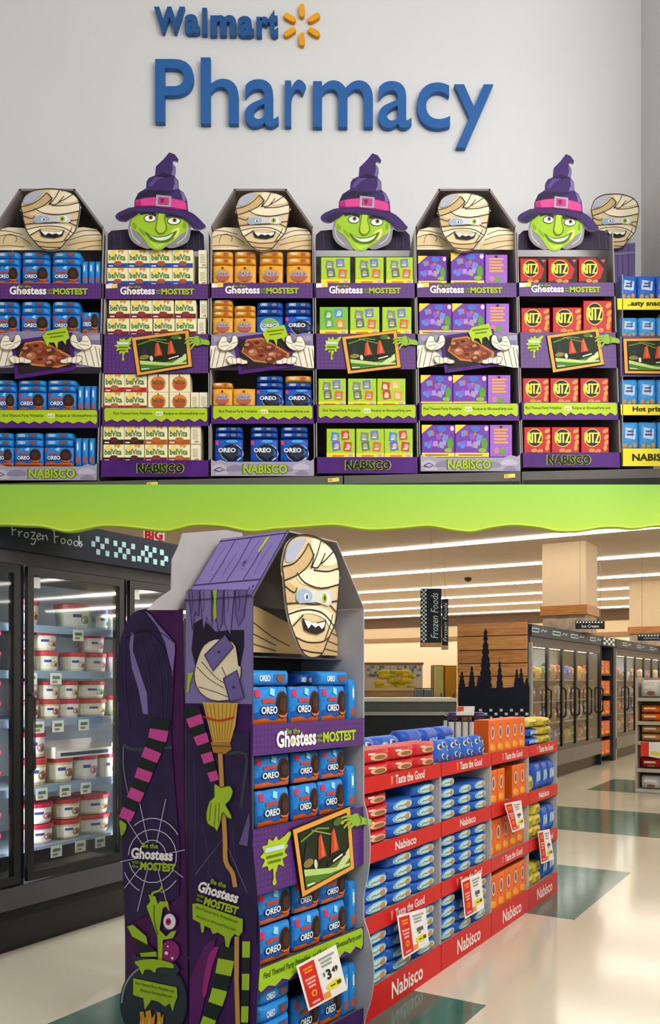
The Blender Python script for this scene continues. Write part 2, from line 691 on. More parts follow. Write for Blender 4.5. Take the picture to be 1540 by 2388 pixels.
def green_box(key, cols, seed, top='#a9cd2c', tall=1):
    b = box_body('snack_multipack', C(top, 0.4), C('#7fae28', 0.45))
    rnd = random.Random(seed)

    def pics(a):
        for k, (x, z) in enumerate([(-.2, .72), (.16, .78), (-.16, .42), (.24, .4)]):
            c = cols[k]
            t = (-.12, .1, .15, -.1)[k]
            p = [(x + .2 * math.cos(t + j * 1.571 + .78), z + .22 * math.sin(t + j * 1.571 + .78)) for j in range(4)]
            a.fill(p, C(c), .4 + .1 * k)
            a.ell(x + rnd.uniform(-.04, .04), z, .08, .09, C(cols[4]), .9 + .1 * k)
            a.rect(x - .09, z - .1, x + .07, z - .06, C('#e8e0d0'), 1.4)
    proto(key, b, [
        ('bottom_strip', lambda a: (a.rect(-.5, 0, .5, .19, C('#f0dc3a'), .3), a.rect(-.3, .06, .12, .12, C('#d8861e'), .5), a.rect(.28, .02, .42, .16, C('#c8a8b8'), .5))),
        ('pack_pictures', pics),
    ], ident)


green_box('green_a', ['#7d8c74', '#6f7fb8', '#6a705e', '#dd6a30', '#a0a488'], 3)
green_box('green_b', ['#c24838', '#d8c04a', '#b84a3a', '#e09a5a', '#e0c8a0'], 4)
green_box('green_c', ['#4a8ad0', '#c84a3a', '#6a6ac0', '#c84a3a', '#c8b0a0'], 5)
green_box('green_d', ['#5a9a50', '#4a90d8', '#6a9a70', '#e0862c', '#b8d0a0'], 6, '#7cba3a')
b = box_body('purple_snack_box', C('#6c35a0', 0.4), C('#4e2478', 0.45))
rp = random.Random(5)
proto('purple', b, [
    ('bottom_strip', lambda a: (a.rect(-.5, 0, .5, .13, C('#e8cf58'), .3), a.rect(-.4, .04, .3, .08, C('#9a6a3a'), .5))),
    ('corner_ribbon', lambda a: a.fill([(-.5, .72), (-.5, 1), (-.18, 1)], C('#f0d23c'), .3)),
    ('pack_pictures', lambda a: (patches(a, ['#8a5ac8', '#c8703c', '#7088c8', '#b08ad8', '#5a8ad0', '#9aa0a0', '#a878c0'], rp, -.38, .25, .3, .75, 12),
                                 a.ell(.36, .4, .09, .2, C('#5a9a34'), 2), a.ell(.3, .2, .12, .07, C('#8ab04a'), 2.2), a.ell(.1, .86, .14, .1, C('#4a70c8'), 2),
                                 a.ell(.42, .88, .06, .08, C('#e0c0e0'), 2))),
], ident)
b = box_body('lilac_snack_box', C('#9a5fc0', 0.4), C('#6a3a94', 0.45))
proto('lilac', b, [
    ('text_lines', lambda a: [a.rect(-.32, .42 + .1 * i, .32 - .08 * (i % 2), .48 + .1 * i, C('#e0a04a'), .4) for i in range(5)]),
    ('hang_hole', lambda a: a.ell(0, .93, .07, .04, C('#3a1c52'), .4)),
    ('bottom_print', lambda a: (a.ell(.06, .18, .16, .1, C('#6a9a44'), .4), a.ell(-.2, .2, .12, .1, C('#c87aa0'), .5))),
], ident)


# cracker boxes
def ritz(key, dark):
    b = box_body('cracker_box', C('#b80f18', 0.4), C('#820c14', 0.45))

    def base(a):
        if dark:
            a.fill([(.1, 1), (.5, 1), (.5, 0), (-.5, 0), (-.5, .1), (.3, .2), (.42, .6)], C('#38281a'), .3)
            a.fill([(.3, .95), (.48, .95), (.4, .82)], C('#c85a5a'), .5)
        a.rect(.3, .02, .48, .06, C('#e8a040'), .5)
    proto(key, b, [
        ('side_print', base),
        ('logo_disc', lambda a: (a.ell(-.1, .6, .3, .34, C('#e9c93c'), .4, n=24), a.ell(-.1, .6, .27, .31, C('#20243a'), .6, n=24))),
        ('logo', lambda a: [U(a, 'RITZ', -.1 + dx, .6, .52, .38, C('#f7e04a'), 1 + abs(dx) * 4) for dx in (-.018, 0, .018)]),
        ('cracker_picture', lambda a: ([a.ell(x, z, .11, .07, C('#e0954a'), .8 + .1 * i, rot=.3 * i) for i, (x, z) in enumerate([(-.12, .13), (.1, .1), (.37, .85), (.4, .62), (.4, .42), (.36, .22)][:2 if dark else 6])],
                                       [a.ell(x, z, .03, .02, C('#b8682c'), 1.5) for x, z in [(-.12, .13), (.1, .1)]])),
    ], ident)


ritz('ritz', False)
ritz('ritz_dark', True)
# light blue bags of the yellow display (print kept to plain cookies)
for key, hx in (('royal', '#2a62c0'), ('sky', '#3c92d4')):
    b = bag_body('blue_snack_bag', C(hx, **foil))
    proto(key, b, [
        ('cookie_picture', lambda a: [a.ell(x, z, .11, .09, C('#c8985a'), 1 + .2 * i) for i, (x, z) in enumerate([(-.28, .14), (0, .1), (.26, .16)])]),
        ('label_patch', lambda a: (a.fill([(-.3, .42), (.28, .36), (.32, .72), (-.26, .78)], C('#bcd2ea'), 1), a.rect(-.2, .5, .2, .56, C('#5a4a80'), 2), a.rect(-.16, .62, .16, .67, C('#5a4a80'), 2))),
    ], onbag)
# ---- lower store
b = block_bag('wafer_pack', C('#2a5fb8', **foil))
proto('wafer', b, [
    ('oval_label', lambda a: (a.ell(.02, .5, .41, .4, C('#7fc0dc'), 1), a.ell(.03, .52, .35, .3, C('#c2dccf'), 2), a.ell(.2, .5, .1, .24, C('#c48a52'), 3))),
    ('word_mark', lambda a: a.stroke([(-.24, .44), (-.12, .54), (-.02, .46), (.06, .56)], .06, C('#4a7aa4'), 4)),
], onflat)
b = block_bag('red_cookie_pack', C('#c8242a', **foil))
proto('red_pack', b, [
    ('oval_label', lambda a: (a.ell(.06, .46, .3, .26, C('#e8b08a'), 1), a.ell(.1, .44, .2, .16, C('#8a6a3a'), 2), a.rect(-.3, .66, -.08, .8, C('#f0d8d0'), 2))),
], onflat)
b = box_body('orange_cracker_box', C('#ea6a1c', 0.42), C('#c85212', 0.45))
proto('orange_box', b, [
    ('oval_logo', lambda a: (a.ell(0, .62, .3, .26, C('#c8432a'), .4), a.ell(0, .62, .24, .21, C('#e8c08a'), .6), a.ell(0, .62, .13, .14, C('#7a4a78'), .8))),
    ('cracker_picture', lambda a: (a.ell(-.14, .2, .2, .1, C('#f4b040'), .4), a.ell(.16, .16, .2, .1, C('#f0a030'), .6))),
], ident)
b = bag_body('minis_bag', C('#2b63c0', **foil))
proto('minis', b, [
    ('swirl_print', lambda a: ([a.ell(x, z, .12, .12, C('#cfe0f0'), 1, rot=.5) for x, z in [(-.28, .7), (.02, .78), (.3, .6), (-.1, .3), (.26, .22)]],
                               [a.ell(x + .03, z, .08, .08, C('#4a2a20'), 2) for x, z in [(-.28, .7), (.02, .78), (.3, .6), (-.1, .3), (.26, .22)]])),
    ('mark', lambda a: a.fill([(-.4, .1), (-.3, .08), (-.3, .2), (-.4, .22)], C('#d8464a'), 2)),
], onbag)
for key, hx, nm in (('blue_bag', '#2a58b4', 'plain_blue_bag'), ('yellow_bag', '#d2bc3c', 'yellow_cracker_bag')):
    b = bag_body(nm, C(hx, **foil))
    proto(key, b, [
        ('label_patch', lambda a, hx=hx: (a.fill([(-.3, .3), (.3, .34), (.28, .7), (-.28, .66)], C('#9ac4e0' if hx[1] == '2' else '#8a9a3a'), 1), a.ell(.1, .5, .12, .12, C('#d8d8c8' if hx[1] == '2' else '#d8863a'), 2))),
    ], onbag)


def tub(key, body, lid, patch):
    n = 20
    mb = MB()

    def ring(r, z):
        return [(r * math.cos(2 * math.pi * i / n), .5 + r * math.sin(2 * math.pi * i / n), z) for i in range(n)]
    prof = [(.40, 0), (.42, .02), (.47, .74), (.47, .76)]
    vs = [p for r, z in prof for p in ring(r, z)]
    fs = [(k * n + i, k * n + (i + 1) % n, (k + 1) * n + (i + 1) % n, (k + 1) * n + i) for k in range(len(prof) - 1) for i in range(n)] + [tuple(range(n))[::-1]]
    mb.add(vs, fs, C(body, 0.4))
    o = mb.build('ice_cream_tub', smooth=True)
    lb = MB()
    prof = [(.485, .72), (.5, .74), (.5, .9), (.47, .93), (.46, .93), (.44, .90), (.0, .90)]
    vs = [p for r, z in prof for p in ring(r, z)]
    fs = [(k * n + i, k * n + (i + 1) % n, (k + 1) * n + (i + 1) % n, (k + 1) * n + i) for k in range(len(prof) - 1) for i in range(n)]
    lb.add(vs, fs, C(lid, 0.35))
    l = lb.build('lid', smooth=False)
    l.parent = o

    def mp(x, z, ly):
        t = x * 2.0
        r = .42 + (.47 - .42) * z / .74 + .006 + .004 * ly
        return Vector((r * math.sin(t), .5 - r * math.cos(t), z))
    part_of(o, 'picture_band', lambda a: (a.rect(-.62, .12, .62, .62, C('#efe6d2'), 0, nx=10), a.ell(.12, .34, .2, .16, C(patch), 1), a.ell(.2, .3, .1, .1, C('#6a4a3a'), 2),
                                          a.rect(-.34, .42, -.06, .54, C('#3a4a8a'), 1, nx=3)), mp)
    PROTO[key] = o


tub('tub_cream', '#efe4c8', '#c8283a', '#d8b070')
tub('tub_green', '#e6ecd0', '#c8283a', '#7aae74')
tub('tub_tan', '#dcbc8c', '#b82a30', '#a86a3c')
tub('tub_pink', '#f0dcdc', '#c02040', '#c87a90')
tub('tub_blue', '#5cc4d8', '#3a58b8', '#bfe8f0')

# copies scale with their original: remember which parts go with it
_first = {}


def put(key, fr, u0, u1, z0, z1, d, depth, label, group, cat, turn=0.0, lean=0.0, roll=0.0):
    src = PROTO[key]
    o = src.copy()
    COL.objects.link(o)
    o.location = fr.w((u0 + u1) / 2, d, z0 + .0008)
    o.rotation_euler = (lean, roll, fr.ang + turn)
    o.scale = (u1 - u0, depth, z1 - z0)
    for ch in src.children:
        c = ch.copy()
        COL.objects.link(c)
        c.parent = o
    return tag(o, label, cat, group)


def put_px(key, fr, x0, x1, y0, y1, d, depth, label, group, cat, **k):
    """box given in frame pixels on the plane of fr at depth d"""
    xm = (x0 + x1) / 2
    u0, u1 = fr.su(x0, d), fr.su(x1, d)
    z1 = fr.uz(xm, y0, d)[1]
    z0 = fr.uz(xm, y1, d)[1]
    return put(key, fr, u0, u1, z0, z1, d, depth, label, group, cat, **k)
# ------------------------------------------------------------------ upper shop: wall, sign, deck, slime fascia
UP = Frame(0, 5.0, 0)
WALL_D = 0.52
CEILZ = 4.1
GREY, GREY_D = C('#a9a4a2', 0.7), C('#57514f', 0.75)
INK = C('#2a2226')


def box_struct(name, fr, u0, u1, d0, d1, z0, z1, m, kind='structure'):
    mb = MB()
    mb.box(fr, u0, u1, d0, d1, z0, z1, m)
    o = mb.build(name)
    return tag(o, kind=kind)


wall_paint = C('#dcdcdc', 0.6, var=0.015, scale=1.5)
side_paint = C('#d4d4d2', 0.6, var=0.015, scale=1.5)
cu = UP.su(1496, WALL_D)
box_struct('wall_back', UP, -2.6, cu, WALL_D, WALL_D + 0.08, 2.62, 6.6, wall_paint)
box_struct('wall_side', UP, cu + .08, 14, WALL_D + .02, WALL_D + .08, CEILZ, 6.6, side_paint)
box_struct('wall_right', UP, cu, cu + 0.08, -0.6, WALL_D + 0.08, 2.95, 6.6, side_paint)

# wall sign, every letter fixed to the wall by itself
sign = empty('wall_sign', UP, UP.su(700, WALL_D), WALL_D, 4.9, 'large blue raised lettering with an orange spark on the pale wall', 'sign')


def letters(body, boxes, depth, bold, m, ms):
    for chx, (x0, x1, y0, y1) in zip(body, boxes):
        x0, x1 = 340 + x0 / 1.833, 340 + x1 / 1.833
        y0, y1 = y0 / 1.833, y1 / 1.833
        vs, fs = text_unit(chx, bold, 0, 0.05, 6)
        mb = MB()
        dd = WALL_D - depth - 0.006
        p0 = UP.m(x0, y1, dd)
        p1 = UP.m(x1, y0, dd)
        out = []
        for x, y, z in vs:
            out.append(Vector((p0.x + (x + .5) * (p1.x - p0.x), p0.y + (1 - z) / 2 * depth, p0.z + (y + .5) * (p1.z - p0.z))))
        mb.add(out, fs, m)
        mb.build('letter', sign)


SBLUE = C('#2b62a4', 0.45, var=0.03)
letters('Pharmacy', [(40, 205, 252, 522), (235, 397, 245, 528), (423, 568, 338, 540), (595, 685, 340, 538), (715, 972, 343, 542), (995, 1137, 346, 546), (1160, 1302, 352, 548), (1320, 1487, 360, 630)], 0.035, 0.006, SBLUE, SBLUE)
SBLUE2 = C('#27568f', 0.45, var=0.03)
letters('Walmart', [(35, 167, 28, 138), (166, 230, 60, 144), (241, 262, 33, 146), (276, 387, 64, 150), (394, 462, 68, 154), (473, 527, 70, 154), (524, 566, 40, 156)], 0.03, 0.05, SBLUE2, SBLUE2)
for k in range(6):
    t = math.pi / 2 + k * math.pi / 3
    cx, cy = 704.5, 57
    a = Art(on(UP, WALL_D - 0.03))
    pts = []
    for r, hw in [(18, 3.0), (22, 5.6), (32, 6.6), (42, 6.2), (47, 3.4)]:
        pts.append((r, hw))
    ring = [(r, h) for r, h in pts] + [(r, -h) for r, h in reversed(pts)]
    a.cut([(cx + r * math.cos(t) - h * math.sin(t), cy - (r * math.sin(t) + h * math.cos(t)) * 1.03) for r, h in ring], C('#f0a51e', 0.45), 0, -22, C('#d08a14'))
    a.build('spark_ray', sign)

# dark gondola deck the displays stand on
deck = empty('display_deck', UP, 0, 0.1, UP.uz(770, 1120)[1], 'long dark metal shelf deck under the row of displays', 'shelf')
mb = MB()
dk = C('#3a3836', 0.5)


def deck_y(x):
    return 1127.5 - (x / 1540) * 35


for x0, x1, nm in ((-60, 365, 'deck_board'), (368, 800, 'deck_board'), (803, 1215, 'deck_board'), (1218, 1620, 'deck_board')):
    mb = MB()
    D0, D1 = -0.012, 0.42
    top = [UP.m(x, deck_y(x), D0) for x in (x0, x1)]
    z_bot = UP.uz(770, 1146, D0)[1]
    c = []
    for z in ('b', 't'):
        for (p, d) in ((top[0], D0), (top[1], D0), (top[1], D1), (top[0], D1)):
            c.append(Vector((p.x, UP.o.y + d, z_bot if z == 'b' else p.z)))
    mb.hexa(c, C('#5c5754', 0.5))
    bd = mb.build(nm, deck)
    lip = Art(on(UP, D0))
    lip.fill([(x0 + 2, deck_y(x0) + 20), (x1 - 2, deck_y(x1) + 22), (x1 - 2, 1146), (x0 + 2, 1146)], C('#1e1b1a'), 1)  # dark strip painted on the board front to imitate shade below it
    lip.build('painted_shadow_strip', bd)
for x in (352, 775, 1186):
    y = deck_y(x) + 10
    a = Art(on(UP, -0.014))
    a.cut([(x - 10, y - 4), (x + 16, y - 6), (x + 16, y + 3), (x - 10, y + 5)], C('#e6d86a'), 1, -2)
    a.fill([(x - 8, y - 2), (x, y - 3), (x, y + 2), (x - 8, y + 3)], C('#d88a6a'), 2)
    o = a.build('shelf_tag')
    tag(o, {352: 'yellow price tag on the deck under the biscuit display', 775: 'yellow price tag on the deck under the lime snack display', 1186: 'yellow price tag on the deck under the purple box display'}[x], 'tag', 'deck price tags')

# floor slab that carries the deck, and its slime-green fascia
box_struct('trim_1', UP, -2.6, 2.6, 0.0, WALL_D, 2.62, UP.uz(770, 1146)[1], C('#8a8680'))


def fascia_material():
    m = bpy.data.materials.new('slime_print')
    m.use_nodes = True
    nt = m.node_tree
    b = nt.nodes['Principled BSDF']
    tc = nt.nodes.new('ShaderNodeTexCoord')
    sx = nt.nodes.new('ShaderNodeSeparateXYZ')
    nt.links.new(tc.outputs['Generated'], sx.inputs[0])
    r = nt.nodes.new('ShaderNodeValToRGB')
    r.color_ramp.elements[0].color = lin('#b3d335') + (1,)
    r.color_ramp.elements[1].color = lin('#8fca40') + (1,)
    nt.links.new(sx.outputs['Z'], r.inputs['Fac'])
    nt.links.new(r.outputs['Color'], b.inputs['Base Color'])
    b.inputs['Roughness'].default_value = 0.5
    return m


drip = [(-34, 1231), (0, 1226), (60, 1228), (100, 1230), (150, 1241), (180, 1239), (225, 1230), (260, 1228), (320, 1233), (380, 1240), (410, 1236), (440, 1228), (470, 1226),
        (520, 1229), (570, 1239), (600, 1240), (640, 1235), (700, 1231), (780, 1226), (840, 1235), (880, 1237), (940, 1233), (980, 1229), (1010, 1229), (1060, 1238), (1100, 1241), (1150, 1231),
        (1200, 1226), (1260, 1232), (1300, 1240), (1350, 1240), (1400, 1232), (1440, 1231), (1480, 1234), (1540, 1227), (1600, 1234), (1660, 1228)]
FD = -0.05
fas = empty('slime_fascia', UP, 0, FD, UP.uz(770, 1235, FD)[1], 'long lime green fascia with a dripping slime edge below the shelf deck', 'fascia')
a = Art(on(UP, FD))
edge = smo(drip, 4)
a.cut([(edge[0][0], 1130)] + edge + [(edge[-1][0], 1130)], fascia_material(), 0, -28)
a.build('slime_band', fas)
mb = MB()
mb.tube([UP.m(x, y - 3.5, FD - 0.002) for x, y in edge], 0.0075, C('#c2dc3c', 0.35), 8)
mb.build('drip_rim', fas, smooth=True)

# ------------------------------------------------------------------ printed artwork
PURPLE = grid_mat('#4b1a6c', '#5e247e', 14)
PUR = C('#54207e', 0.5)
LIMEM = C('#aecb22', 0.5)
TAN, TAN2, TANL = C('#e2c99a', 0.6), C('#cdae7c', 0.6), C('#f2e4c4', 0.6)


def witch_head(parent, mp, cape=True):
    """green witch in a purple hat, drawn in crop units 828..1455 x 60..757"""
    edge = C('#c8c4c4', 0.6)
    a = Art(mp)
    a.cut([(930, 540), (912, 610), (925, 670), (960, 712), (1010, 738), (1060, 748), (1110, 700), (1200, 745), (1290, 722), (1332, 690), (1348, 630), (1342, 560), (1250, 520), (1000, 510)], C('#8c8890'), 0, -4, edge, smooth=3)
    a.stroke([(930, 590), (945, 660), (1000, 715)], 8, C('#c4c0c8'), 1, 3)
    a.stroke([(1330, 600), (1310, 670), (1250, 715)], 8, C('#c4c0c8'), 1, 3)
    a.build('hair', parent)
    a = Art(mp)
    gr = C('#9cc42c', 0.55)
    a.cut([(985, 480), (960, 520), (938, 540), (935, 595), (960, 622), (990, 640), (1030, 690), (1060, 738), (1100, 757), (1145, 755), (1190, 722), (1240, 690), (1280, 650), (1312, 632), (1332, 590), (1328, 545), (1310, 520), (1290, 480)], gr, 2, -4, edge, smooth=3)
    a.fill([(950, 560), (945, 590), (962, 610), (975, 590)], C('#7da024'), 3, 3)
    a.fill([(1302, 560), (1320, 575), (1312, 610), (1298, 595)], C('#7da024'), 3, 3)
    a.fill([(1215, 625), (1270, 600), (1268, 650), (1235, 680)], C('#d8e06a'), 3, 3)
    a.fill([(1060, 690), (1110, 720), (1180, 705), (1140, 745), (1100, 748)], C('#b4d444'), 3, 3)
    a.fill([(990, 600), (1040, 640), (1030, 660), (1000, 630)], C('#7fa822'), 3, 3)
    a.build('face', parent)
    for x, y, rx in ((1068, 533, 44), (1234, 552, 48)):
        a = Art(mp)
        a.ell(x, y, rx, 29, C('#4a4a44'), 4)
        a.ell(x, y + 2, rx - 6, 23, C(WHITE), 5)
        a.ell(x + 5, y - 4, 15, 15, C('#8a6a2a'), 6)
        a.ell(x + 5, y - 4, 7, 8, C(BLACK), 7)
        a.build('eye', parent)
    a = Art(mp)
    a.stroke([(1000, 500), (1060, 490), (1110, 515)], 20, C('#2a2440'), 6, 3)
    a.stroke([(1180, 520), (1240, 512), (1295, 530)], 18, C('#2a2440'), 6, 3)
    a.build('eyebrows', parent)
    a = Art(mp)
    a.fill([(1130, 490), (1112, 570), (1106, 615), (1125, 645), (1160, 646), (1188, 610), (1172, 540), (1178, 490)], C('#66861e'), 6, 3)
    a.fill([(1133, 492), (1118, 570), (1113, 612), (1129, 638), (1156, 638), (1178, 606), (1164, 540), (1168, 492)], C('#b2cf3c'), 7, 3)
    a.build('nose', parent)
    a = Art(mp)
    a.fill([(1035, 632), (1080, 658), (1130, 666), (1190, 655), (1255, 622), (1222, 682), (1170, 710), (1110, 704), (1068, 684)], C('#54701c'), 4, 3)
    a.fill([(1058, 652), (1090, 668), (1130, 674), (1190, 664), (1228, 644), (1205, 676), (1160, 694), (1110, 690)], C('#dfe4dc'), 5, 3)
    a.build('mouth', parent)
    hat = C('#3f2a63', 0.6)
    a = Art(mp)
    a.cut([(955, 480), (960, 405), (985, 352), (1040, 318), (1043, 270), (1060, 243), (1102, 225), (1108, 160), (1160, 110), (1188, 75), (1202, 58), (1240, 72), (1266, 108), (1262, 126), (1232, 118), (1224, 135), (1246, 165), (1246, 200), (1240, 232), (1266, 265), (1270, 325), (1302, 350), (1326, 400), (1334, 490)], hat, 6, -4, edge)
    a.fill([(1222, 140), (1244, 168), (1240, 228), (1215, 225), (1228, 180)], C('#7a6a9c'), 7)
    a.fill([(1236, 240), (1264, 268), (1268, 322), (1225, 330), (1240, 285)], C('#7a6a9c'), 7)
    a.fill([(1275, 338), (1302, 356), (1324, 405), (1296, 420), (1290, 370)], C('#7a6a9c'), 7)
    a.fill([(965, 400), (990, 358), (1060, 330), (1240, 340), (1120, 375)], C('#251c3a'), 7)
    a.fill([(1050, 300), (1100, 240), (1180, 235), (1120, 260), (1075, 310)], C('#5a4584'), 7)
    a.fill([(1108, 228), (1160, 205), (1235, 228), (1170, 240)], C('#251c3a'), 7)
    a.build('hat', parent)
    a = Art(mp)
    a.cut([(826, 522), (848, 495), (900, 470), (950, 456), (1080, 470), (1200, 474), (1330, 482), (1400, 528), (1440, 572), (1458, 596), (1425, 616), (1370, 610), (1335, 566), (1290, 528), (1200, 505), (1080, 492), (1000, 492), (950, 528), (900, 558), (845, 550)], hat, 8, -2, edge, smooth=2)
    a.fill([(850, 528), (930, 490), (1000, 487), (1200, 498), (1300, 525), (1345, 560), (1400, 600), (1340, 570), (1290, 532), (1200, 507), (1080, 494), (1000, 496), (950, 532), (900, 560)], C('#2a1d42'), 9)
    a.build('hat_brim', parent)
    a = Art(mp)
    a.fill([(964, 403), (1040, 386), (1115, 380), (1215, 388), (1290, 404), (1322, 422), (1330, 488), (1220, 468), (1100, 452), (958, 455)], C('#8a1f66'), 8)
    a.fill([(968, 408), (1040, 392), (1115, 386), (1215, 394), (1290, 410), (1318, 424), (1322, 476), (1220, 458), (1100, 444), (964, 448)], C('#d8478f'), 9)
    a.fill([(966, 420), (1000, 402), (1010, 446), (964, 448)], C('#a82a78'), 10)
    a.build('hat_band', parent)
    a = Art(mp)
    a.cut([(1112, 368), (1218, 380), (1214, 458), (1108, 450)], C('#a8a4ac', 0.4), 11, 8)
    a.fill([(1128, 384), (1202, 392), (1199, 444), (1125, 438)], C('#c23a84'), 12)
    a.fill([(1140, 400), (1165, 395), (1168, 420), (1150, 430)], C('#7c1c5c'), 13)
    a.build('buckle', parent)


def mummy_head(parent, mp, back=-8):
    """bandaged head, drawn in crop units 217..603 x 335..757"""
    a = Art(mp)
    a.cut([(235, 400), (262, 368), (310, 345), (370, 336), (440, 336), (500, 346), (552, 366), (582, 392), (600, 425), (604, 460), (596, 530), (576, 620), (545, 662), (510, 702), (478, 742), (430, 757), (380, 755), (340, 735), (300, 690), (270, 650), (250, 610), (235, 550), (225, 490), (217, 455)], TAN, 0, back, C('#d8d0c4'), smooth=3)
    a.build('head', parent)
    a = Art(mp)
    bands = [
        ([(219, 460), (300, 440), (360, 400), (390, 370), (420, 400), (380, 440), (310, 470), (225, 500)], TAN2),
        ([(400, 345), (470, 345), (500, 380), (440, 450), (400, 440), (420, 400)], TANL),
        ([(500, 348), (560, 375), (590, 410), (520, 430), (470, 420)], TANL),
        ([(310, 470), (420, 450), (520, 440), (602, 440), (598, 490), (480, 510), (340, 505)], TANL),
        ([(228, 510), (300, 520), (300, 560), (245, 580)], TAN2),
        ([(250, 610), (330, 590), (440, 575), (560, 600), (548, 655), (500, 620), (420, 605), (340, 612), (275, 650)], TANL),
        ([(300, 690), (380, 705), (480, 700), (520, 680), (478, 740), (430, 756), (380, 754), (340, 735)], TAN2),
    ]
    for k, (p, m) in enumerate(bands):
        a.fill(p, m, 1 + .3 * k, 2)
    a.build('bandages', parent)
    a = Art(mp)
    a.fill([(237, 440), (242, 402), (285, 366), (345, 350), (372, 352), (330, 392), (290, 430)], C('#aeb4c8'), 4, 2)
    a.build('bald_patch', parent)
    a = Art(mp)
    for p in ([(219, 458), (290, 440), (350, 400), (385, 362)], [(225, 505), (310, 478), (380, 442), (425, 395)], [(385, 362), (420, 400), (405, 440)], [(400, 440), (450, 440), (500, 385)],
              [(470, 345), (440, 400), (405, 445)], [(560, 372), (500, 410), (470, 425)], [(310, 470), (360, 500), (470, 512), (598, 488)], [(420, 452), (520, 448), (602, 428)],
              [(228, 520), (290, 540), (310, 520)], [(245, 580), (330, 572), (440, 570), (590, 548)], [(255, 615), (340, 596), (430, 592), (500, 605), (560, 640)],
              [(280, 655), (330, 625), (350, 612)], [(500, 690), (540, 630), (552, 600)], [(300, 690), (380, 705), (480, 700), (530, 680)], [(335, 730), (400, 738), (480, 740)], [(520, 560), (580, 590)]):
        a.stroke(p, 5, INK, 4, 3)
    a.stroke([(235, 400), (262, 368), (310, 345), (370, 336), (440, 336), (500, 346), (552, 366), (582, 392), (600, 425), (604, 460), (596, 530), (576, 620), (545, 662), (510, 702), (478, 742), (430, 757), (380, 755), (340, 735), (300, 690), (270, 650), (250, 610), (235, 550), (225, 490), (217, 455)], 6, INK, 4, 3, closed=True)
    a.build('wrap_lines', parent)
    a = Art(mp)
    a.fill([(300, 545), (340, 520), (440, 524), (540, 512), (545, 550), (520, 572), (430, 562), (320, 574)], C('#d2d0cc'), 5, 2)
    a.fill([(300, 545), (340, 522), (400, 530), (400, 560), (320, 574)], C('#9db0c6'), 5.5, 2)
    a.ell(368, 548, 15, 12, C(WHITE), 6)
    a.ell(370, 549, 7, 8, C('#3a4a6a'), 7)
    a.ell(496, 545, 32, 22, C(WHITE), 6)
    a.ell(490, 545, 18, 18, C('#a8b834'), 7)
    a.ell(490, 545, 5, 9, C(BLACK), 8)
    a.build('eyes', parent)
    a = Art(mp)
    a.fill([(338, 622), (380, 632), (430, 636), (505, 622), (490, 662), (440, 676), (390, 672), (355, 664)], C('#241a1a'), 6)
    a.fill([(350, 628), (400, 635), (440, 637), (494, 628), (488, 645), (470, 656), (450, 644), (425, 652), (400, 642), (378, 658), (362, 642)], C(WHITE), 7)
    a.build('mouth', parent)


def mummy_shoulders(parent, fr, x0, x1, y0, y1, d):
    k = (x1 - x0) / 717.0
    q = (y1 - y0) / 165.0
    mp = lambda x, y, l: on(fr, d)(x0 + (x - 45) * k, y0 + (y - 580) * q, l)
    a = Art(mp)
    a.cut([(45, 640), (60, 605), (130, 586), (220, 590), (400, 610), (560, 592), (640, 585), (730, 600), (762, 640), (762, 745), (45, 745)], TANL, 0, -4)
    a.fill([(45, 660), (130, 640), (260, 680), (300, 720), (45, 735)], TAN, 1)
    a.fill([(520, 700), (640, 650), (762, 660), (762, 740), (500, 742)], TAN, 1)
    for p in ([(45, 660), (110, 640), (200, 650), (280, 700)], [(95, 700), (110, 650), (150, 635), (190, 660), (180, 690)], [(60, 610), (140, 615), (230, 640)], [(45, 720), (140, 715), (240, 725)],
              [(560, 640), (640, 610), (740, 612)], [(540, 680), (640, 645), (762, 640)], [(530, 715), (640, 690), (762, 680)], [(600, 742), (690, 720), (762, 715)]):
        a.stroke(p, 4, C('#6a5236'), 2, 3)
    return a.build('shoulder_panel', parent)


def ghost_text(parent, mp, cx, y, k=1.0, lw=1.0):
    """'Be the Ghostess with the Mostest' headline; widths in the units of mp times k"""
    a = Art(mp)
    a.text('Be the', cx - 52 * k, y - 9 * k, 28 * k, 6 * k * lw, C('#86a81e'), 2, bold=.03)
    a.build('small_heading', parent)
    a = Art(mp)
    a.text('Ghostess', cx - 45 * k, y, 79 * k, 18 * k * lw, C('#f2eef0'), 3, bold=.035)
    a.ell(cx - 54 * k, y + 3 * k, 3 * k, 3 * k, C('#d8c84a'), 4)
    a.build('headline', parent)
    a = Art(mp)
    a.text('with', cx + 2 * k, y - 1 * k, 12 * k, 5 * k, C('#8aa824'), 3, bold=.02)
    a.text('the', cx + 2 * k, y + 5 * k, 11 * k, 5 * k, C('#8aa824'), 3, bold=.02)
    a.text('MOSTEST', cx + 46 * k, y + 2 * k, 74 * k, 14 * k, C('#a8c41e'), 3, bold=.045)
    a.build('headline_end', parent)


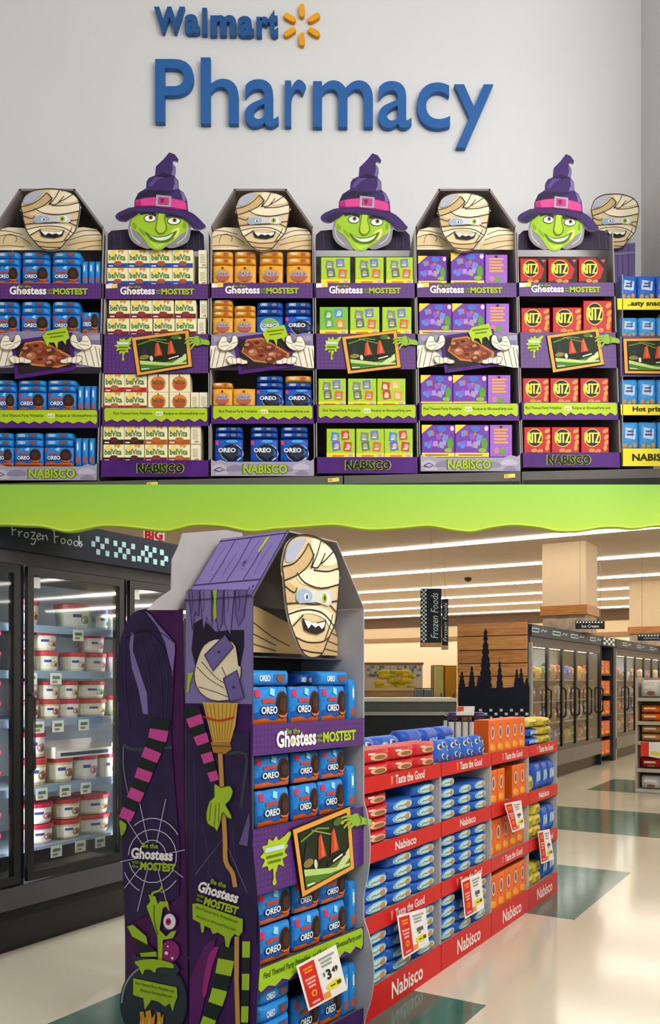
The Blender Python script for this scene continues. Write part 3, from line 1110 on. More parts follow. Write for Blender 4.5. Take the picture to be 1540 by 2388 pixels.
def splat(mp, cx, cy, r, m, seed=1, l=2):
    rnd = random.Random(seed)
    pts = []
    for i in range(22):
        t = 2 * math.pi * i / 22
        rr = r * (rnd.uniform(.98, 1.18) if i % 2 else rnd.uniform(.74, .84))
        x, y = cx + rr * math.cos(t), cy + rr * math.sin(t) * 1.1
        pts.append((x, y))
    a = Art(mp)
    a.fill(pts, m, l, 3)
    a.fill([(cx - r * .12, cy + r * .5), (cx + r * .12, cy + r * .5), (cx + r * .08, cy + r * 1.5), (cx + r * .17, cy + r * 1.85), (cx, cy + r * 2.0), (cx - r * .15, cy + r * 1.8), (cx - r * .06, cy + r * 1.5)], m, l + .5, 2)
    a.fill([(cx + r * .4, cy - r * .6), (cx + r * 1.1, cy - r * 1.2), (cx + r * 1.35, cy - r * 1.1), (cx + r * 1.2, cy - r * .85), (cx + r * .7, cy - r * .2)], m, l + .5, 2)
    return a


def quad_map(mp, q):
    def f(u, v, l):
        x = (q[0][0] * (1 - u) + q[1][0] * u) * (1 - v) + (q[3][0] * (1 - u) + q[2][0] * u) * v
        y = (q[0][1] * (1 - u) + q[1][1] * u) * (1 - v) + (q[3][1] * (1 - u) + q[2][1] * u) * v
        return mp(x, y, l)
    return f


def framed_picture(parent, mp, q, l0=6):
    """tilted orange picture frame with a dark green food photo"""
    qm = quad_map(mp, q)
    a = Art(qm)
    a.cut([(0, 0), (1, 0), (1, 1), (0, 1)], C('#1a1410'), l0, l0 - 6)
    for p in ([(.01, .015), (.99, .015), (.93, .085), (.07, .085)], [(.93, .085), (.99, .015), (.99, .985), (.93, .92)], [(.07, .92), (.93, .92), (.99, .985), (.01, .985)], [(.01, .015), (.07, .085), (.07, .92), (.01, .985)]):
        a.fill(p, C('#e8a13c', 0.5), l0 + 1)
    fr_ = a.build('picture_frame', parent)
    a = Art(qm)
    z = l0 + 2
    a.fill([(.09, .1), (.91, .1), (.91, .9), (.09, .9)], C('#1c2a14'), z)
    a.fill([(.09, .7), (.5, .76), (.91, .68), (.91, .9), (.09, .9)], C('#4f7a24'), z + 1)
    a.fill([(.09, .62), (.6, .8), (.91, .86), (.91, .9), (.55, .86), (.09, .72)], C('#b8d47a'), z + 2)
    a.fill([(.6, .86), (.91, .62), (.91, .78), (.75, .88)], C('#c8d890'), z + 3)
    for x in (.43, .66):
        a.fill([(x - .075, .58), (x - .03, .27), (x + .02, .22), (x + .075, .58)], C('#c4482a'), z + 3)
        a.fill([(x - .02, .56), (x, .27), (x + .02, .24), (x + .04, .56)], C('#dc6a3c'), z + 4)
        a.ell(x, .6, .1, .05, C('#241812'), z + 2.5)
    a.fill([(.1, .5), (.2, .25), (.25, .5)], C('#2c2a34'), z + 3)
    a.ell(.18, .56, .09, .06, C('#8a7a3c'), z + 3)
    a.ell(.3, .62, .03, .07, C('#d8d4c0'), z + 4)
    a.fill([(.5, .7), (.84, .64), (.84, .7), (.52, .76)], C('#2a1c18'), z + 4)
    a.fill([(.6, .685), (.78, .65), (.78, .68), (.6, .715)], C('#e8e4d8'), z + 5)
    a.stroke([(.1, .22), (.4, .13), (.6, .2)], .03, C('#6a8a34'), z + 2)
    a.stroke([(.3, .12), (.62, .3)], .02, C('#8aa04a'), z + 2.2)
    a.ell(.76, .16, .08, .06, C('#4a6a2a'), z + 2)
    a.ell(.83, .2, .03, .03, C('#c89a3c'), z + 3)
    a.fill([(.1, .84), (.24, .86), (.24, .88), (.1, .87)], C('#e8e8e0'), z + 5)
    a.build('food_picture', parent)
    return fr_


def green_hand(parent, mp, cx, cy, k):
    a = Art(mp)
    g = C('#8fb436')
    a.fill([(cx + x * k, cy + y * k) for x, y in [(0, -6), (12, -10), (22, -2), (40, 2), (42, 14), (24, 12), (12, 16), (0, 10)]], g, 10, 2)
    for p in ([(2, -4), (-12, -4), (-22, 0)], [(2, 0), (-14, 4), (-22, 10)], [(2, 5), (-10, 12), (-16, 20)], [(6, 10), (-2, 18), (-6, 26)]):
        a.stroke([(cx + x * k, cy + y * k) for x, y in p], (6 * k, 3 * k), g, 11, 2)
    a.stroke([(cx + x * k, cy + y * k) for x, y in [(14, -8), (20, 4), (16, 14)]], 1.6 * k, C('#5c7c20'), 12, 2)
    a.build('witch_hand', parent)


def coffin_picture(parent, mp, q):
    """purple framed photo of a chocolate coffin held by bandaged hands"""
    qm = quad_map(mp, q)
    a = Art(qm)
    a.cut([(0, 0), (1, 0), (1, 1), (0, 1)], C('#4c1a74'), 6, 0)
    a.build('picture_frame', parent)
    a = Art(qm)
    a.fill([(.06, .08), (.94, .08), (.94, .9), (.06, .9)], C('#241820'), 7)
    a.fill([(.1, .42), (.22, .1), (.5, .1), (.95, .62), (.93, .82), (.72, .88), (.3, .72)], C('#c07c42'), 8)
    a.fill([(.13, .42), (.24, .15), (.48, .15), (.9, .62), (.88, .76), (.72, .82), (.31, .66)], C('#8a4426'), 9)
    rnd = random.Random(4)
    for k, (x, y) in enumerate([(.24, .28), (.42, .26), (.3, .48), (.46, .42), (.62, .42), (.46, .62), (.64, .62), (.78, .66), (.6, .74)]):
        a.ell(x, y, .085, .1, C(['#6a2c1a', '#9a5030', '#b06a44', '#7a3420'][k % 4]), 10 + .1 * k)
        a.ell(x - .02, y - .03, .045, .04, C(['#c08460', '#a85a3a', '#d09a78', '#581c14'][(k * 3) % 4]), 11.2 + .1 * k)
    a.build('food_picture', parent)
    a = Art(qm)
    a.cut([(.52, .02), (.6, -.1), (.92, -.14), (.96, .16), (.9, .2), (.88, .32), (.84, .2), (.76, .22), (.74, .4), (.7, .22), (.62, .2), (.58, .3), (.55, .16)], LIMEM, 14, 10)
    a.rect(.6, -.03, .9, .0, C('#5a7a14'), 15)
    a.rect(.64, .06, .86, .09, C('#5a7a14'), 15)
    a.build('slime_tag', parent)


def drips(x0, x1, yt, yb, n, seed=2):
    rnd = random.Random(seed)
    pts = [(x0 + 3, yt), (x1 - 3, yt), (x1, yt + 4), (x1, yb - 6)]
    k = n * 2
    for i in range(k + 1):
        t = i / k
        x = x1 - 4 - (x1 - x0 - 8) * t
        y = yb - (6 if i % 2 else 0) - rnd.uniform(0, 3)
        pts.append((x, y))
    pts += [(x0, yb - 6), (x0, yt + 4)]
    return pts


# ------------------------------------------------------------------ cardboard displays on the deck
EDGE = {}


def display(kind, label, XT, XB, hdr, pan, grn, bas, pic, head, yard):
    """kind W witch / M mummy; XT, XB left and right edge at the shoulder and at the base (frame pixels)"""
    xl = lambda y: XT[0] + (XB[0] - XT[0]) * (y - 580) / 530
    xr = lambda y: XT[1] + (XB[1] - XT[1]) * (y - 580) / 530
    cxm = (XT[0] + XT[1]) / 2
    wd = XT[1] - XT[0]
    k = wd / 234.0
    cb = (XB[0] + XB[1]) / 2
    root = empty('snack_display', UP, UP.su(cb), 0, UP.uz(cb, bas[1])[1], label, 'display', 'cardboard displays on the deck')
    mp = on(UP, 0)
    DEP = 0.30
    ytop = 532 if kind == 'M' else 540
    EDGE[len(EDGE)] = (xl, xr)
    z_of = lambda y: UP.uz(cb, y)[1]
    for xf, off in ((xl, 0.005), (xr, -0.005)):
        mb = MB()
        c = []
        for y in (bas[1], ytop):
            p = UP.m(xf(y), y)
            c += [p, p + Vector((off, 0, 0)), p + Vector((off, DEP, 0)), p + Vector((0, DEP, 0))]
        mb.hexa(c, GREY)
        mb.build('side_panel', root)
    mb = MB()
    c = []
    for y in (bas[1], ytop):
        p, q = UP.m(xl(y), y), UP.m(xr(y), y)
        e = Vector((0, DEP - 0.006, 0))
        g = Vector((0, DEP, 0))
        c += [p + e, q + e, q + g, p + g]
    mb.hexa(c, C('#6e6866', 0.75))
    mb.build('back_panel', root)
    for y in (hdr[0] + 4, pan[0] + 4, grn[0] + 4, bas[0] + 4):
        mb = MB()
        p, q = UP.m(xl(y) + 3, y), UP.m(xr(y) - 3, y)
        mb.hexa([p + Vector((0, .003, -.006)), q + Vector((0, .003, -.006)), q + Vector((0, DEP - .008, -.006)), p + Vector((0, DEP - .008, -.006)),
                 p + Vector((0, .003, 0)), q + Vector((0, .003, 0)), q + Vector((0, DEP - .008, 0)), p + Vector((0, DEP - .008, 0))], GREY_D)
        mb.build('shelf', root)

    def lipq(y0, y1):
        return [(xl(y0), y0), (xr(y0), y0), (xr(y1), y1), (xl(y1), y1)]
    # headline tray edge
    a = Art(mp)
    a.cut(lipq(hdr[0], hdr[1]), PURPLE, 0, -3)
    h = a.build('headline_tray', root)
    ghost_text(h, mp, cxm + 1, (hdr[0] + hdr[1]) / 2 - 1, k)
    if kind == 'W' or cxm > 500:
        a = Art(mp)
        x = xl(660) + 3
        a.fill([(x, hdr[0] + 1), (x + 27, hdr[0]), (x + 27, hdr[0] + 10), (x, hdr[0] + 11)], C('#efe4dc'), 1)
        a.fill([(x + 14, hdr[0] + 2), (x + 27, hdr[0] + 1), (x + 27, hdr[0] + 10), (x + 14, hdr[0] + 10)], C('#e8cf4a'), 2)
        a.build('price_tag', h)
    # middle picture panel
    a = Art(mp)
    if kind == 'W':
        a.cut(lipq(pan[0], pan[1]), PURPLE, 0, -3)
        pn = a.build('picture_panel', root)
        s = splat(mp, cxm - 77 * k, pan[0] + 28, 17 * k, LIMEM, int(cxm))
        s.rect(cxm - 90 * k, pan[0] + 20, cxm - 64 * k, pan[0] + 25, C('#cfe0f0'), 4)
        s.rect(cxm - 88 * k, pan[0] + 30, cxm - 66 * k, pan[0] + 33, C('#5c7c14'), 4)
        s.rect(cxm - 86 * k, pan[0] + 37, cxm - 70 * k, pan[0] + 40, C('#5c7c14'), 4)
        s.build('slime_splat', pn)
        framed_picture(pn, mp, pic)
        green_hand(pn, mp, pic[1][0] + 10, pic[1][1] + 24, 0.9)
    else:
        L, R = xl(pan[0]), xr(pan[0])
        a.cut([(L, pan[0] + 4), (L + 25, pan[0] + 2), (L + 45, pan[0] - 2), (R - 60, pan[0] - 2), (R - 40, pan[0] + 3), (R - 20, pan[0] - 1), (R, pan[0] + 2), (xr(pan[1]), pan[1]), (xl(pan[1]), pan[1])], C('#8b84a0', 0.6), 0, -3)
        pn = a.build('picture_panel', root)
        st = Art(mp)
        for i, (x, y, w_, h_) in enumerate([(8, 6, 40, 14), (20, 22, 46, 14), (190, 6, 40, 12), (180, 20, 48, 14), (6, 38, 30, 14), (200, 36, 30, 12)]):
            st.fill([(L + x * k, pan[0] + y + 2), (L + (x + w_) * k, pan[0] + y), (L + (x + w_) * k, pan[0] + y + h_), (L + x * k, pan[0] + y + h_)], C(['#a29ab4', '#7a728e'][i % 2]), 1)
        st.fill([(L, pan[1] - 12), (R, pan[1] - 14), (xr(pan[1]), pan[1]), (xl(pan[1]), pan[1])], C('#2c2430'), 1)
        st.build('stone_print', pn)
        for sx, ox in ((1, L), (-1, R)):
            hd = Art(mp)
            tl = lambda pts: [(ox + sx * x * k, pan[0] + y * .95) for x, y in pts]
            hd.fill(tl([(0, 32), (22, 30), (40, 44), (60, 62), (68, 66), (62, 76), (40, 80), (12, 86), (0, 86)]), C('#efe8d4'), 3)
            for (x0, y0, x1, y1) in ((4, 84, 12, 36), (14, 84, 24, 38), (28, 82, 36, 46), (0, 70, 4, 40), (40, 78, 46, 56)):
                hd.stroke(tl([(x0, y0), (x1, y1)]), 1.6, C('#7a6a54'), 4)
            hd.build('bandaged_arm', pn)
        coffin_picture(pn, mp, pic)
        for sx, ox in ((1, L), (-1, R)):
            hd = Art(mp)
            tl = lambda pts: [(ox + sx * x * k, pan[0] + y * .95) for x, y in pts]
            tan = C('#f0e8d2')
            for nm, grp in (('bandaged_thumb', [(38, 64), (50, 60), (58, 64), (68, 63), (76, 68), (84, 70), (85, 77), (74, 79), (64, 77), (56, 79), (44, 77)]), ('bandaged_fingers', [(19, 36), (22, 22), (28, 11), (38, 12), (40, 22), (45, 27), (49, 22), (52, 10), (60, 9), (64, 20), (62, 32), (52, 42), (38, 46), (26, 44)])):
                hd = Art(mp)
                hd.fill(tl(grp), tan, 15, 3)
                hd.stroke(tl(grp), 1.3, C('#6a5a48'), 16, 3, closed=True)
                for q in (([(50, 61), (52, 78)], [(60, 64), (61, 78)], [(70, 65), (71, 78)]) if 'thumb' in nm else ([(26, 26), (40, 24)], [(24, 36), (44, 32)], [(48, 30), (63, 24)], [(36, 45), (50, 34)])):
                    hd.stroke(tl(q), 1.1, C('#8a7a62'), 16)
                hd.build(nm, pn)
    # lime edge
    a = Art(mp)
    a.cut(lipq(grn[0] - 2, grn[1] + 8), PUR, 0, -3)
    g = a.build('lower_tray', root)
    a = Art(mp)
    a.cut(drips(xl(grn[0]) + 7, xr(grn[0]) - 5, grn[0], grn[1], 9, int(cxm)), C('#b1cc22', 0.5), 4, 1)
    a.build('slime_edge', g)
    a = Art(mp)
    ym = (grn[0] + grn[1]) / 2 - 3
    a.text('Find Themed Party Printables', cxm - 54 * k, ym, 88 * k, 8, C('#4c6a10'), 5, bold=.02, res=1)
    a.build('slime_lettering', g)
    a = Art(mp)
    a.rect(cxm - 2 * k, ym - 5, cxm + 13 * k, ym + 5, C('#e8eec8'), 4.6)
    a.text('and', cxm + 5 * k, ym, 11 * k, 6, C('#6a7a3a'), 5.5, res=1)
    a.build('joining_word', g)
    a = Art(mp)
    a.text('Recipes at GhostessParty.com', cxm + 62 * k, ym, 92 * k, 8, C('#4c6a10'), 5, bold=.02, res=1)
    a.build('slime_lettering', g)
    # base
    a = Art(mp)
    if kind == 'W':
        a.cut(lipq(bas[0], bas[1]), C('#4b1a70', 0.5, var=0.25, scale=7), 0, -3)
        bp = a.build('base_front', root)
    else:
        x0, x1 = xl(bas[0]), xr(bas[0])
        a.cut([(x0, bas[0] - 2), (x0 + 12, bas[0] + 4), (x0 + 24, bas[0]), (x0 + 40, bas[0] + 5), (x1 - 40, bas[0] + 5), (x1 - 24, bas[0] - 1), (x1 - 10, bas[0] + 3), (x1, bas[0] - 4), (xr(bas[1]), bas[1]), (xl(bas[1]), bas[1])], C('#a39bb0', 0.6), 0, -3)
        bp = a.build('base_front', root)
        st = Art(mp)
        for i, (x, y, w_, h_) in enumerate([(6, 16, 30, 14), (40, 18, 36, 13), (190, 14, 34, 15), (158, 20, 28, 12), (14, 30, 26, 8), (196, 30, 26, 8)]):
            st.fill([(x0 + x * k, bas[0] + y), (x0 + (x + w_ / 2) * k, bas[0] + y - 6), (x0 + (x + w_) * k, bas[0] + y), (x0 + (x + w_) * k, bas[0] + y + h_ * .6), (x0 + x * k, bas[0] + y + h_ * .6)], C(['#b9b2c4', '#8a829a'][i % 2]), 1, 2)
        st.stroke([(x0 + 10, bas[0] + 24), (x0 + 22, bas[0] + 18), (x0 + 34, bas[0] + 24), (x0 + 22, bas[0] + 28)], 2, C('#3a3440'), 2, closed=True)
        st.build('stone_print', bp)
    a = Art(mp)
    ym = (bas[0] + bas[1]) / 2 + (3 if kind == 'M' else 0)
    if kind == 'W':
        a.outlined('NABISCO', cxm + 8, ym, 104 * k, 22, C('#14100e'), C('#9ab02c'), 2, bold=.03, edge=.045)
    else:
        a.outlined('NABISCO', cxm + 8, ym, 100 * k, 22, C('#a9c42a'), C('#4c5c1c'), 2, bold=.03, edge=.04)
    a.build('base_lettering', bp)
    # header figure
    if kind == 'W':
        a = Art(on(UP, 0.03))
        y1 = hdr[0] - 77
        a.cut([(XT[0] + 2, y1), (XT[0] + 3, 548), (XT[0] + 14, 538), (XT[0] + 60, 534), (XT[1] - 60, 534), (XT[1] - 22, 538), (XT[1] - 12, 548), (XT[1] - 10, y1)], C('#2a2238', 0.6, var=0.2, scale=12), 0, -4)
        for x in (20, 34, 190, 205, 218):
            a.stroke([(XT[0] + x, 545), (XT[0] + x + 3, y1 - 4)], 1.5, C('#43385a'), 1)
        a.build('cape_panel', root)
        x0, x1, y0, y1 = head
        mh = on(UP, -0.02)
        witch_head(root, lambda x, y, l: mh(x0 + (x - 826) * (x1 - x0) / 632, y0 + (y - 58) * (y1 - y0) / 699, l))
    else:
        # coffin hood: an open six-sided tunnel
        y1 = hdr[0] - 78
        outer = [(XT[0], 560), (XT[0] + 1, 527), (cxm - wd * .27, 440), (cxm + wd * .24, 440), (XT[1] - 1, 527), (XT[1], 560)]
        o0 = [UP.m(x, y) for x, y in outer]
        for i in (1, 2, 3):
            mb = MB()
            p, q = o0[i], o0[i + 1]
            nrm = Vector((-(q.z - p.z), 0, q.x - p.x)).normalized() * 0.012
            DV = Vector((0, DEP, 0))
            mb.hexa([p - nrm, q - nrm, q - nrm + DV, p - nrm + DV, p, q, q + DV, p + DV], C('#857c78', 0.7))
            mb.build('hood_panel', root)
        mb = MB()
        dv = Vector((0, DEP - .01, 0))
        mb.plate([p + dv for p in (o0[1], o0[2], o0[3], o0[4], UP.m(XT[1], 585), UP.m(XT[0], 585))], Vector((0, .006, 0)), C('#7d736f', 0.75))
        mb.build('hood_back', root)
        mummy_shoulders(root, UP, XT[0] + 4, XT[1] - 4, 528, y1, 0.05)
        x0, x1, y0, y1 = head
        mh = on(UP, -0.015)
        mummy_head(root, lambda x, y, l: mh(x0 + (x - 217) * (x1 - x0) / 387, y0 + (y - 335) * (y1 - y0) / 422, l))
    return root


display('M', 'cardboard display with a mummy hood and blue cookie bags at the frame edge', (-14, 241), (-24, 228), (661, 697), (775, 870), (957, 990), (1083, 1120),
        [(28, 796), (169, 776), (177, 864), (36, 885)], (49, 187, 441, 584), 0)
display('W', 'purple witch display stacked with cream biscuit cartons', (246, 487), (233, 489), (662, 697), (779, 870), (952, 985), (1073, 1112),
        [(307, 788), (441.5, 770), (449.7, 857), (320, 878.5)], (270, 481, 357, 582), 0)
display('M', 'mummy display holding golden bags and dark blue bags', (491, 731), (490, 735), (660, 695), (777, 863), (947, 980), (1072, 1110),
        [(545, 788), (676, 771), (686, 857), (558, 874)], (550, 676, 447, 585), 0)
display('W', 'purple witch display holding lime green snack boxes', (734, 968), (738, 977), (660, 695), (778, 861), (945, 978), (1066, 1104),
        [(796.6, 786), (926, 770), (936, 859), (811, 874)], (748, 951, 359, 585), 0)
display('M', 'mummy display holding purple snack boxes', (969, 1205), (980, 1217), (660, 693), (776, 855), (942, 973), (1062, 1099),
        [(1027, 785), (1151, 768), (1163, 854), (1038, 871)], (1021, 1142, 450, 587), 0)
display('W', 'purple witch display holding red cracker boxes', (1207, 1432), (1219, 1450), (659, 691), (775, 858), (940, 971), (1055, 1090),
        [(1274, 783), (1396, 766), (1410, 852), (1289, 871)], (1207, 1396, 361, 585), 0)

# yellow-edged display at the corner, and the mummy display behind it
YEL = C('#f2e12c', 0.5)
root = empty('snack_display', UP, UP.su(1510), 0, UP.uz(1510, 1086)[1], 'yellow edged snack display in the wall corner', 'display', 'cardboard displays on the deck')
mb = MB()
mb.box(UP, UP.su(1452), UP.su(1452) + .004, 0, .28, UP.uz(1510, 1086)[1], UP.uz(1510, 640)[1], GREY)
mb.build('side_panel', root)
mb = MB()
mb.box(UP, UP.su(1453), UP.su(1566), .275, .28, UP.uz(1510, 1086)[1], UP.uz(1510, 640)[1], GREY_D)
mb.build('back_panel', root)
mp7 = on(UP, 0)
for y0, y1, txt, tw, tcx in ((696, 722, '..asty snack', 88, 1508), (943, 968, 'Hot prizes', 82, 1517), (1046, 1087, 'NABISCO', 106, 1528)):
    a = Art(mp7)
    xl7 = 1440 + (y0 - 690) * .032
    a.cut([(xl7, y0), (1566, y0), (1566, y1), (xl7 + 1, y1)], YEL, 0, -3)
    t_ = a.build('yellow_tray', root)
    a = Art(mp7)
    a.text(txt, tcx, (y0 + y1) / 2, tw, 15 if y1 < 1000 else 17, C('#1c1812'), 1, bold=.035)
    a.build('tray_lettering', t_)
    mb = MB()
    z = UP.uz(1510, y0 + 4)[1]
    mb.box(UP, UP.su(1454), UP.su(1566), .003, .27, z - .006, z, GREY_D)
    mb.build('shelf', root)
a = Art(mp7)
a.cut([(1446, 784), (1566, 784), (1566, 878), (1448, 878)], PURPLE, 0, -3)
pn = a.build('picture_panel', root)
framed_picture(pn, mp7, [(1452, 790), (1575, 788), (1578, 874), (1456, 873)])
mb = MB()
z = UP.uz(1510, 788)[1]
mb.box(UP, UP.su(1454), UP.su(1566), .003, .27, z - .006, z, GREY_D)
mb.build('shelf', root)

BK = 0.33
root = empty('snack_display', UP, UP.su(1432, BK), BK, UP.uz(1450, 1080, BK)[1], 'mummy headed display tucked behind the red cracker display', 'display', 'cardboard displays on the deck')
mh = on(UP, BK)
mummy_head(root, lambda x, y, l: mh(1379 + (x - 217) * 111 / 387, 453 + (y - 335) * 127 / 422, l))
a = Art(on(UP, BK + .02))
a.cut([(1425, 572), (1482, 566), (1482, 640), (1480, 1123), (1425, 1123)], C('#6a5a8c', 0.6), 0, -30)
for x in (1440, 1452, 1466):
    a.stroke([(x, 572), (x + 2, 700)], 2, C('#4a3c66'), 1)
a.fill([(1432, 590), (1480, 586), (1480, 592), (1432, 596)], C('#85759f'), 2)
a.build('plank_side', root)

# ------------------------------------------------------------------ goods on the displays
SH = ['top', 'second', 'third', 'bottom']
D1N, D2N, D3N, D4N, D5N, D6N, D7N = 'frame-edge display', 'biscuit display', 'golden bag display', 'lime display', 'purple box display', 'red cracker display', 'yellow display'


DIX = {D1N: 0, D2N: 1, D3N: 2, D4N: 3, D5N: 4, D6N: 5}


def inside(disp, x0, x1, y0, y1):
    if disp not in DIX:
        return x0, x1
    l_, r_ = EDGE[DIX[disp]]
    return max(x0, l_(y0) + 5, l_(y1) + 5), min(x1, r_(y0) - 3.5, r_(y1) - 3.5)


def row(key, boxes, y0, y1, d, depth, what, shelf, disp, cat, group, jit=0.0):
    """boxes: x ranges left to right; one key or a list of keys"""
    n = len(boxes)
    for i, bx in enumerate(boxes):
        kk = key[i] if isinstance(key, (list, tuple)) else key
        ww = what[i] if isinstance(what, (list, tuple)) else what
        yy0 = bx[2] if len(bx) > 2 else y0
        pos = ORD[i] + ' from left' if n > 1 else 'alone'
        bx = inside(disp, bx[0], bx[1], yy0, y1)
        put_px(kk, UP, bx[0], bx[1], yy0, y1, d, depth, '%s, %s, %s shelf, %s' % (ww, pos, SH[shelf], disp), group, cat, turn=random.uniform(-jit, jit))


# frame-edge mummy display
G1 = 'blue cookie bags on the frame-edge mummy display'
for s, (bot, top, xs, strips, up) in enumerate([
        (665, 617, [(-22, 44), (49, 115), (119, 187)], [(602, 617), (586, 602)], (190, 236, 607)),
        (779, 732, [(-24, 43), (47, 115), (119, 186)], [(716, 732), (701, 716)], None),
        (961, 913, [(-30, 36), (39, 106), (108, 177)], [(899, 913), (885, 899)], (180, 226, 898)),
        (1087, 1041, [(-36, 30), (31, 99), (101, 171)], [(1024, 1041), (1008, 1024)], (174, 222, 1020))]):
    row('oreo', xs, top, bot, .012, .055, 'blue cookie bag standing in front', s, D1N, 'bag', G1, .02)
    for li, (ya, yb) in enumerate(strips):
        row('flat_oreo', [(x0 + 1, x1 - 2) for x0, x1 in xs], ya, yb, .02, .2, ('flat blue bag just above the standing bag', 'flat blue bag topmost in its pile')[li], s, D1N, 'bag', G1, .01)
    if up:
        x0, x1, yt = up
        q = (x1 - x0) / 3
        row('edge_oreo', [(x0 + i * q, x0 + (i + 1) * q - 1) for i in range(3)], yt, bot, .014, .12, 'blue bag on edge by the side wall', s, D1N, 'bag', G1)
    else:
        row('oreo', [(188, 232)], 725, bot, .014, .06, 'narrow blue bag by the side wall', s, D1N, 'bag', G1)

# biscuit witch display
G2 = 'biscuit cartons on the witch display'
WB = {'bel_blue': 'cream carton with blue band', 'bel_red': 'cream carton with red band', 'bel_wine': 'cream carton with wine band', 'bel_dark': 'cream carton with dark band',
      'bel_orange': 'cream carton with orange band', 'bel_pumpkin': 'cream carton with orange pumpkin'}


def cartons(s, keys, xs, y0, y1, layer, side=None):
    for kk in dict.fromkeys(keys):
        sel = [i for i, q in enumerate(keys) if q == kk]
        for i in sel:
            bx = inside(D2N, xs[i][0], xs[i][1], y0, y1)
            put_px(kk, UP, bx[0], bx[1], y0, y1, .012, .10, '%s, %s layer, %s from left, %s shelf, %s' % (WB[kk], layer, ORD[i], SH[s], D2N), G2, 'carton')
    for j, (a_, b_) in enumerate(side or []):
        a_, b_ = inside(D2N, a_, b_, y0, y1)
        put_px('bel_side', UP, a_, b_, y0, y1 - 1, .014, .14, 'narrow cream carton end, %s layer, %sthe end, %s shelf, %s' % (layer, ('at ' if len(side) == 1 else ORD[j] + ' at '), SH[s], D2N), G2, 'carton')


x4 = [(248, 298), (299, 349), (350, 401), (402, 450)]
cartons(0, ['bel_blue'] * 4, x4, 625, 666, 'lower', [(463, 486)])
cartons(0, ['bel_blue'] * 4, x4, 583, 624.5, 'upper', [(463, 486)])
cartons(1, ['bel_wine'] * 4, [(250, 301), (303, 355), (358, 407), (409, 458)], 743, 783, 'lower', [(461, 480)])
cartons(1, ['bel_wine'] * 4, [(254, 303), (305, 354), (355, 405), (408, 457)], 700, 742.5, 'upper', [(466, 486)])
x4 = [(241, 290), (291, 342), (345, 393), (395, 443)]
cartons(2, ['bel_red', 'bel_red', 'bel_pumpkin', 'bel_pumpkin'], x4, 915, 956, 'lower', [(445, 464), (465, 485)])
cartons(2, ['bel_red', 'bel_red', 'bel_pumpkin', 'bel_pumpkin'], x4, 872, 914.5, 'upper')
x4 = [(241, 289), (290, 336), (338, 390), (393, 443)]
cartons(3, ['bel_dark', 'bel_dark', 'bel_wine', 'bel_orange'], x4, 1037, 1077, 'lower', [(445, 468)])
cartons(3, ['bel_dark', 'bel_dark', 'bel_orange', 'bel_orange'], x4, 992, 1036.5, 'upper', [(445, 468)])

# golden bag mummy display
G3 = 'cookie bags on the golden bag mummy display'
WG = 'golden cookie bag'
WN = 'dark blue cookie bag'


def pile(s, key, flat, what, xs, top, bot, strips, depth=.05):
    row(key, xs, top, bot, .012, depth, what + ' standing', s, D3N, 'bag', G3, .02)
    for li, (ya, yb, n0, n1) in enumerate(strips):
        row(flat, [(x0 + 1, x1 - 1) for x0, x1 in [b_[:2] for b_ in xs[n0:n1]]], ya, yb, .02, .2, 'flat %s, layer %s above' % (what, ['one', 'two', 'three'][li]), s, D3N, 'bag', G3, .01)


pile(0, 'golden', 'flat_golden', WG, [(492, 543), (546, 597), (604, 660), (668, 727)], 616, 664, [(600, 615.5, 0, 4), (585, 599.5, 0, 4)])
pile(1, 'golden', 'flat_golden', WG, [(490, 543), (545, 596)], 738, 781, [(725, 737.5, 0, 2), (711, 724.5, 0, 2), (697, 710.5, 0, 1)])
pile(2, 'golden', 'flat_golden', WG, [(490, 542), (543, 595)], 904, 951, [(891, 903.5, 0, 1)])
row(['pink', 'navy'], [(598, 660), (664, 728)], 735, 781, .012, .05, ['dark blue bag with pink print', 'dark blue cookie bag standing'], 1, D3N, 'bag', G3, .02)
row('flat_navy', [(599, 659), (665, 727)], 719, 734.5, .02, .2, 'flat dark blue bag, layer one', 1, D3N, 'bag', G3)
row('flat_navy', [(599, 659), (665, 727)], 703, 718.5, .02, .2, 'flat dark blue bag, layer two', 1, D3N, 'bag', G3)
row('navy', [(597, 660), (664, 728)], 905, 951, .012, .05, 'dark blue cookie bag standing', 2, D3N, 'bag', G3, .02)
row('flat_navy', [(598, 659), (665, 727)], 891, 904.5, .02, .2, 'flat dark blue bag, layer one', 2, D3N, 'bag', G3)
row(['flat_navy', 'flat_golden'], [(598, 659), (665, 727)], 875, 890.5, .02, .2, ['topmost flat dark blue bag', 'topmost flat golden bag'], 2, D3N, 'bag', G3)
pile(3, 'navy', 'flat_navy', WN, [(500, 566), (583, 648), (653, 719)], 1022, 1076, [(1008, 1021.5, 0, 3), (994, 1007.5, 0, 3)])

# lime, purple and red boxes
G4, G5, G6 = 'lime boxes on the witch display', 'purple boxes on the mummy display', 'red cracker boxes on the witch display'
row('green_a', [(749, 817), (829, 895), (901, 967)], 600, 664, .012, .1, 'lime green snack box', 0, D4N, 'box', G4)
row(['green_d', 'green_a', 'green_a'], [(746, 812), (817, 885), (892, 960)], 716, 782, .012, .1, ['blue green snack box', 'lime green snack box', 'lime green snack box'], 1, D4N, 'box', G4)
row(['green_a', 'green_a', 'green_b'], [(743, 807), (812, 878), (880, 946)], 883, 949, .012, .1, ['lime green snack box', 'lime green snack box', 'lime snack box with red pictures'], 2, D4N, 'box', G4)
row(['green_c', 'green_a', 'green_c'], [(762, 828), (831, 896), (897, 963)], 1000, 1070, .012, .1, ['lime snack box with blue pictures', 'lime green snack box', 'lime snack box with blue pictures'], 3, D4N, 'box', G4)
PW = ['purple snack box', 'purple snack box', 'lilac back of a snack box']
